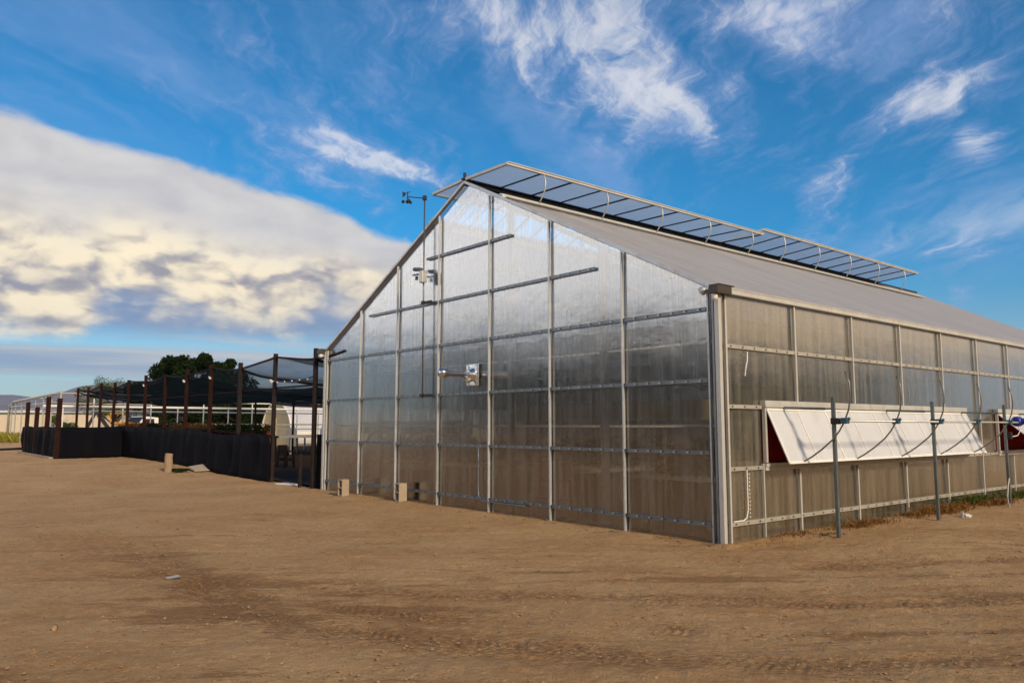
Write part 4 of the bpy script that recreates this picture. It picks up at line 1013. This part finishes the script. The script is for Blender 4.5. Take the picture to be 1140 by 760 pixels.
for k, (x, y, r) in enumerate([(9.5, 20.9, .3), (10.3, 19.6, -.2)]):
    mb = MB(); mb.box((0, 0, .02), (.5, .8, .04)); o = mb.build('paving_slab', M['white'] if k == 0 else M['galv'], bevel=.005); o.location = (x, y, gz(x, y) + .01); o.rotation_euler = (0, 0, r)
    tag(o, ['pale slab on the dirt left of the short black post', 'grey slab on the dirt between short black post and greenhouse'][k], 'slab')
ch = empty('stool', (12.0, 27.0, gz(12., 27.)), 'black plastic stool in the shade house opening', 'stool', rz=.3)
mb = MB(); mb.box((0, 0, .62), (.42, .42, .05)); mb.box((-.0, .19, .74), (.42, .05, .2)); mb.build('seat', M['darkpost'], ch, bevel=.02)
for a in (-.2, .2):
    for b2 in (-.2, .2): mb = MB(); mb.bar((a * 1.05, b2 * 1.05, 0), (a * .9, b2 * .9, .61), .07, .07); mb.build('leg', M['darkpost'], ch)
mb = MB(); mb.box((0, -.19, .33), (.36, .04, .10)); mb.box((0, .19, .33), (.4, .04, .10)); mb.build('stretcher', M['darkpost'], ch)
# crumpled scrap, black hose, pebbles
sc = MB()
for k in range(9): sc.box((random.gauss(0, .06), random.gauss(0, .04), .03 + .02 * random.random()), (.09, .05, .004), R=Matrix.Rotation(random.random() * 6, 3, (random.random(), random.random(), .3)))
o = sc.build('paper_scrap', M['white_plastic']); o.location = (GX + 5.6, GY - 1.05, gz(GX + 5.6, GY - 1.05)); tag(o, 'crumpled white scrap on the dirt right of the second post', 'litter')
for k, (px_, fw_, lab) in enumerate([(200, 8.7, 'small grey scrap of metal lying on the open dirt'), (75, 6.6, 'pale flat stone at the lower left of the dirt'), (635, 14.2, 'small brown clod on the dirt before the gable wall')]):
    x, y = at(px_, fw_); mb = MB()
    if k == 0: mb.box((0, 0, .015), (.16, .035, .012), R=Matrix.Rotation(.3, 3, 'X'))
    else: mb.tube([(-.04, 0, .0), (-.02, .01, .012), (.02, 0, .016), (.045, 0, .003)], [.012, .026, .024, .01], 7)
    o = mb.build(['metal_scrap', 'stone', 'dirt_clod'][k], M[['galv_light', 'pebble', 'wood'][k]], smooth=k > 0); o.location = (x, y, gz(x, y) + .01); o.rotation_euler = (0, 0, .4 + k); tag(o, lab, ['scrap', 'stone', 'clod'][k])
x, y = at(0, 44); x2, y2 = at(26, 46)
mb = MB(); mb.tube([Vector((x - 8, y - 3, .30)), Vector((x, y, .32)), Vector(((x + x2) / 2, (y + y2) / 2 + .2, .32)), Vector((x2, y2, .33))], .09, 8); tag(mb.build('drain_hose', M['rubber'], smooth=True), 'thick black hose lying on the dirt at the far left', 'hose')
# pebbles and clods scattered, one object
pm = MB(); ico = [(0, 0, 1), (.9, 0, .3), (.28, .85, .3), (-.73, .53, .35), (-.7, -.5, .3), (.3, -.85, .3), (0, 0, -.6)]
icf = [(0, 1, 2), (0, 2, 3), (0, 3, 4), (0, 4, 5), (0, 5, 1), (6, 2, 1), (6, 3, 2), (6, 4, 3), (6, 5, 4), (6, 1, 5)]
pf = np.array([4.6 * (40 / 4.6) ** (random.random() ** 1.15) for _ in range(15000)]); pr_ = np.array([random.uniform(-.72, .72) for _ in range(15000)]) * pf
pxs, pys = pf * fx_ + pr_ * fy_, pf * fy_ - pr_ * fx_; pzs = ground_low(pxs, pys)
for f_, x, y, zg in zip(pf.tolist(), pxs.tolist(), pys.tolist(), pzs.tolist()):
    if x > GX - .1 and y > GY - .1: continue
    s = (.003 + .013 * random.random() ** 5) * (1 + f_ * .03); z = zg + .004
    a = random.random() * 6; k1, k2, k3 = random.uniform(.7, 1.4), random.uniform(.7, 1.3), random.uniform(.4, .9)
    pm.add([(x + s * (k1 * p_[0] * cos(a) - k2 * p_[1] * sin(a)), y + s * (k1 * p_[0] * sin(a) + k2 * p_[1] * cos(a)), z + s * k3 * p_[2]) for p_ in ico], icf)
tag(pm.build('gravel', M['pebble']), 'small stones scattered over the dirt', 'gravel', kind='stuff')

# clods and leaf litter blown against the walls and along the tracks
cm = MB()
for _ in range(1500):
    if random.random() < .35: x, y = GX - abs(random.gauss(.05, .25)) - .05, GY + random.uniform(-.2, 12)
    elif random.random() < .5: x, y = GX + random.uniform(0, 12), GY - abs(random.gauss(.05, .3)) - .08
    else:
        f_ = random.uniform(5, 14); r_ = random.uniform(-.7, .7) * f_; x = f_ * fx_ + r_ * fy_; y = f_ * fy_ - r_ * fx_
        if x > GX - .1 and y > GY - .1: continue
    s_ = .006 + .022 * random.random() ** 4; z = gz(x, y) + .006; a = random.random() * 6; k1, k2, k3 = random.uniform(.7, 1.5), random.uniform(.6, 1.3), random.uniform(.3, .8)
    cm.add([(x + s_ * (k1 * p_[0] * cos(a) - k2 * p_[1] * sin(a)), y + s_ * (k1 * p_[0] * sin(a) + k2 * p_[1] * cos(a)), z + s_ * k3 * p_[2]) for p_ in ico], icf)
M['clod'] = surf('dirt_clods', (.30, .16, .07), .95, 0, .5, 30.)
tag(cm.build('dirt_clods', M['clod']), 'brown clods of dirt strewn along the walls and wheel tracks', 'clods', kind='stuff')
# ------------------------------------------------------------ background things
# long cream building
x, y = at(-60, 108); x2, y2 = at(110, 108)
BL = math.dist((x, y), (x2, y2)); ang = math.atan2(y2 - y, x2 - x)
b_ = empty('storage_building', (x, y, .2), 'long low cream building with teal roof edge at the far left', 'building', rz=ang)
mb = MB(); mb.box((BL / 2, 4, 1.55), (BL, 8, 3.1)); 
for k in range(int(BL / .5)): mb.box((.25 + k * .5, -.012, 1.5), (.05, .03, 2.95))
mb.build('wall', M['cream'], b_)
mb = MB(); mb.box((BL / 2, 4, 3.18), (BL + .3, 8.3, .16)); mb.build('roof_edge', M['teal'], b_)
mb = MB(); mb.box((BL / 2, 4, 3.42), (BL + .2, 8.2, .30)); mb.build('roof', M['poly_white'], b_)
mb = MB(); mb.box((BL - 5.5, -.03, 1.2), (2.6, .05, 2.3)); mb.build('door', M['grey_door'], b_, bevel=.01)
# grey pipe frame
PF = empty('pipe_frame', (0, 0, 0), 'bare galvanised pipe frame with one bent corner at the far left', 'pipe frame')
A = Vector((*at(66, 54), 0)); Bq = Vector((*at(9, 70), 0))
zt = 3.85
mb = MB(); ends = [(A.x, A.y, 3.95)]
for t in np.linspace(.1, .9, 8): q = A.lerp(Bq, t); ends.append((q.x, q.y, 3.95 - .25 * t))
ends += [(Bq.x + .1, Bq.y - 1.2, 3.55), (Bq.x, Bq.y - .3, 3.35), (Bq.x, Bq.y, 2.9), (Bq.x, Bq.y, .1)]
mb.tube(ends, .10, 8); mb.build('bent_pipe', M['galv_light'], PF, smooth=True)
for t in (0, .14, .28, .42, .56, .7, .84, .93):
    q = A.lerp(Bq, t); mb = MB(); mb.tube([(q.x, q.y, .1), (q.x, q.y, 3.9 - .22 * t)], .055, 6); mb.build('post', M['galv_light'], PF)
q1 = A + Vector((16, 2, 0)); q2 = Bq + Vector((17, 3, 0))
for z in (3.3, 2.95):
    mb = MB(); mb.tube([(A.x, A.y, z), (Bq.x, Bq.y, z)], .045, 6); mb.build('rail', M['galv_light'], PF)
mb = MB(); mb.tube([(A.x, A.y, 3.9), (A.x + 6, A.y + .5, 3.9)], .05, 6); mb.tube([(A.x, A.y, 3.2), (A.x + 9, A.y + .6, 3.2)], .04, 6); mb.build('cross_pipe', M['galv_light'], PF)
# white rack line behind the shade house
WR = empty('white_pipe_rack', (0, 50, .25), 'long white pipe rack running behind the shade house posts', 'pipe rack')
mb = MB(); mb.tube([(8, 0, 2.50), (34, 0, 2.50)], .07, 8); mb.tube([(8, .6, 2.25), (34, .6, 2.25)], .045, 8); mb.tube([(14, 0, 2.85), (34, 0, 2.85)], .04, 6); mb.build('upper_pipe', M['white'], WR)
mb = MB(); mb.box((24, 0, 1.50), (20, .08, .10)); mb.tube([(10, 0, 1.2), (34, 0, 1.2)], .04, 6); mb.build('lower_rail', M['white'], WR)
for x in np.arange(9, 34, 1.55):
    mb = MB(); mb.tube([(x, .05, 0), (x, .05, 2.95 if int(x) % 3 else 2.55)], .035, 6); mb.build('post', M['white'], WR)
# clutter on the rack: white jugs
for k in range(9):
    x = 12 + k * 2.1 + random.uniform(-.5, .5); mb = MB(); mb.tube([(0, 0, 0), (0, 0, .5), (0, 0, .62), (0, 0, .70)], [.26, .26, .12, .10], 10)
    o = mb.build('plastic_drum', M['white' if k != 4 else 'hose'], smooth=True); o.location = (x, 49.2, gz(x, 49.2)); o.scale = (1, 1, 2.1)
    tag(o, ('white plastic drum in the row below the white pipe rack' if k != 4 else 'red plastic drum among the white drums below the rack'), 'drum', 'drums in a row below the white pipe rack' if k != 4 else None)
# hoop house
HH = empty('hoop_house', (24.7, 57.4, .25), 'white film hoop house with yellowed end wall, left of the greenhouse', 'hoop house')
R0, Hh = 2.75, 3.15
arcp = [(R0 * -cos(pi * t) * 1., Hh * (sin(pi * t) ** .72)) for t in np.linspace(0, 1, 25)]
mb = MB(); vs = [(x, p_[0], p_[1]) for x in (0, 26) for p_ in arcp]; n = len(arcp)
mb.add(vs, [(i, i + 1, n + i + 1, n + i) for i in range(n - 1)]); o = mb.build('film_cover', M['poly_white'], HH, smooth=True); o.modifiers.new('t', 'SOLIDIFY').thickness = .02
mb = MB(); mb.add([(.02, p_[0], p_[1]) for p_ in arcp], [tuple(range(n))]); mb.box((.0, .6, 1.0), (.06, 1.0, 2.0)); mb.build('end_wall', M['hoop_end'], HH)
mb = MB(); mb.tube([(-.03, p_[0], p_[1]) for p_ in arcp], .07, 6); 
for x in np.arange(2, 26, 2): mb.tube([(x, p_[0] * 1.01, p_[1] * 1.01) for p_ in arcp], .03, 6)
mb.build('hoops', M['white'], HH)
mb = MB(); mb.box((13, -R0 - .02, .55), (26, .06, .9)); mb.build('base_board', M['white'], HH)
# yellow backhoe
x, y = at(137, 60); LD = empty('backhoe', (x, y, .25), 'yellow backhoe with dark folded arm behind the fabric fence', 'backhoe', rz=radians(-25)); 
mb = MB(); mb.box((0, 0, 1.25), (1.1, 1.2, .9)); mb.box((.75, 0, 1.3), (.8, .9, .7)); mb.build('body', M['yellow'], LD, bevel=.06)
mb = MB(); mb.box((-.35, 0, 2.35), (1.0, 1.1, .06)); 
for a in (-.8, .1):
    for c2 in (-.5, .5): mb.box((a, c2, 2.0), (.06, .06, .7))
mb.build('canopy', M['yellow'], LD)
mb = MB(); mb.bar((-1.0, 0, 1.2), (-1.9, 0, 2.5), .18, .25); mb.bar((-1.9, 0, 2.5), (-2.5, 0, 1.2), .15, .2); mb.box((-2.5, 0, 1.0), (.35, .5, .4)); mb.build('arm', M['dark_metal'], LD)
for a, r in ((-.6, .62), (1.0, .42)):
    for c2 in (-.75, .75):
        mb = MB(); mb.tube([(a, c2 - .15, r), (a, c2 + .15, r)], r, 20); mb.build('wheel', M['rubber'], LD)
# white truck
x, y = at(152, 61); TK = empty('parked_truck', (x, y, .25), 'white truck cab with sloping windscreen right of the yellow backhoe', 'truck', rz=radians(200))
mb = MB(); pr = [(-1.3, .5), (-1.3, 2.05), (-.1, 2.15), (.55, 1.35), (1.3, 1.2), (1.35, .5)]
mb.add([(a, -.85, z) for a, z in pr] + [(a, .85, z) for a, z in pr], [tuple(range(6)), tuple(range(11, 5, -1))] + [(i, (i + 1) % 6, 6 + (i + 1) % 6, 6 + i) for i in range(6)]); mb.build('cab', M['white'], TK, bevel=.05)
mb = MB(); mb.bar((-.02, 0, 2.08), (.54, 0, 1.43), 1.5, .03, up=(1, 0, 1)); 
for s_ in (-.862, .862): mb.add([(-.9, s_, 1.4), (.2, s_, 1.4), (-.2, s_, 1.95), (-.9, s_, 1.95)], [(0, 1, 2, 3)])
mb.build('window', M['dark_metal'], TK)
for a in (-.8, .85):
    for c2 in (-.8, .8): mb = MB(); mb.tube([(a, c2 - .1, .4), (a, c2 + .1, .4)], .4, 18); mb.build('wheel', M['rubber'], TK)

# tree belt behind the photographer, seen mirrored in the glazing
def belt(name, label, pts, h, n, wd=4.):
    P_ = [Vector((a, b2, 0)) for a, b2 in pts]; seg = [(P_[i], P_[i + 1]) for i in range(len(P_) - 1)]; Ls = [(b2 - a).length for a, b2 in seg]; tot = sum(Ls)
    def cf():
        u = rng.uniform(0, tot); i = 0
        while u > Ls[i]: u -= Ls[i]; i += 1
        a, b2 = seg[i]; p = a.lerp(b2, u / Ls[i]); q = u + i * 50
        hh = h * (.72 + .22 * sin(q * .35) + .16 * sin(q * .93 + 1.) + .10 * sin(q * 2.3))
        return np.array([p.x + rng.normal() * wd * .3, p.y + rng.normal() * wd * .3, hh * rng.uniform(0, 1) ** .8])
    o = leaves(n, cf, .42, M['leaf_dark'], name); tag(o, label, 'trees', kind='stuff')
belt('tree_belt', 'dark belt of trees behind the photographer, mirrored in the gable wall', [(-26, -28), (-30, 0), (-30, 30), (-26, 62)], 11., 26000)
belt('tree_belt', 'dark belt of trees opposite the vented side wall, mirrored in it', [(-22, -30), (10, -27), (45, -27), (80, -24)], 8.2, 22000)

# the air itself: far mountains fade in it
hz = MB(); hz.box((0, 0, 197), (18800, 18800, 410)); 
m, nt, out = newmat('clear_desert_air'); v = nt.nodes.new('ShaderNodeVolumePrincipled')
v.inputs['Color'].default_value = (.50, .66, 1., 1); v.inputs['Density'].default_value = 8e-5; v.inputs['Anisotropy'].default_value = 0.
nt.links.new(v.outputs[0], out.inputs['Volume']); o = hz.build('haze', m); o['kind'] = 'stuff'
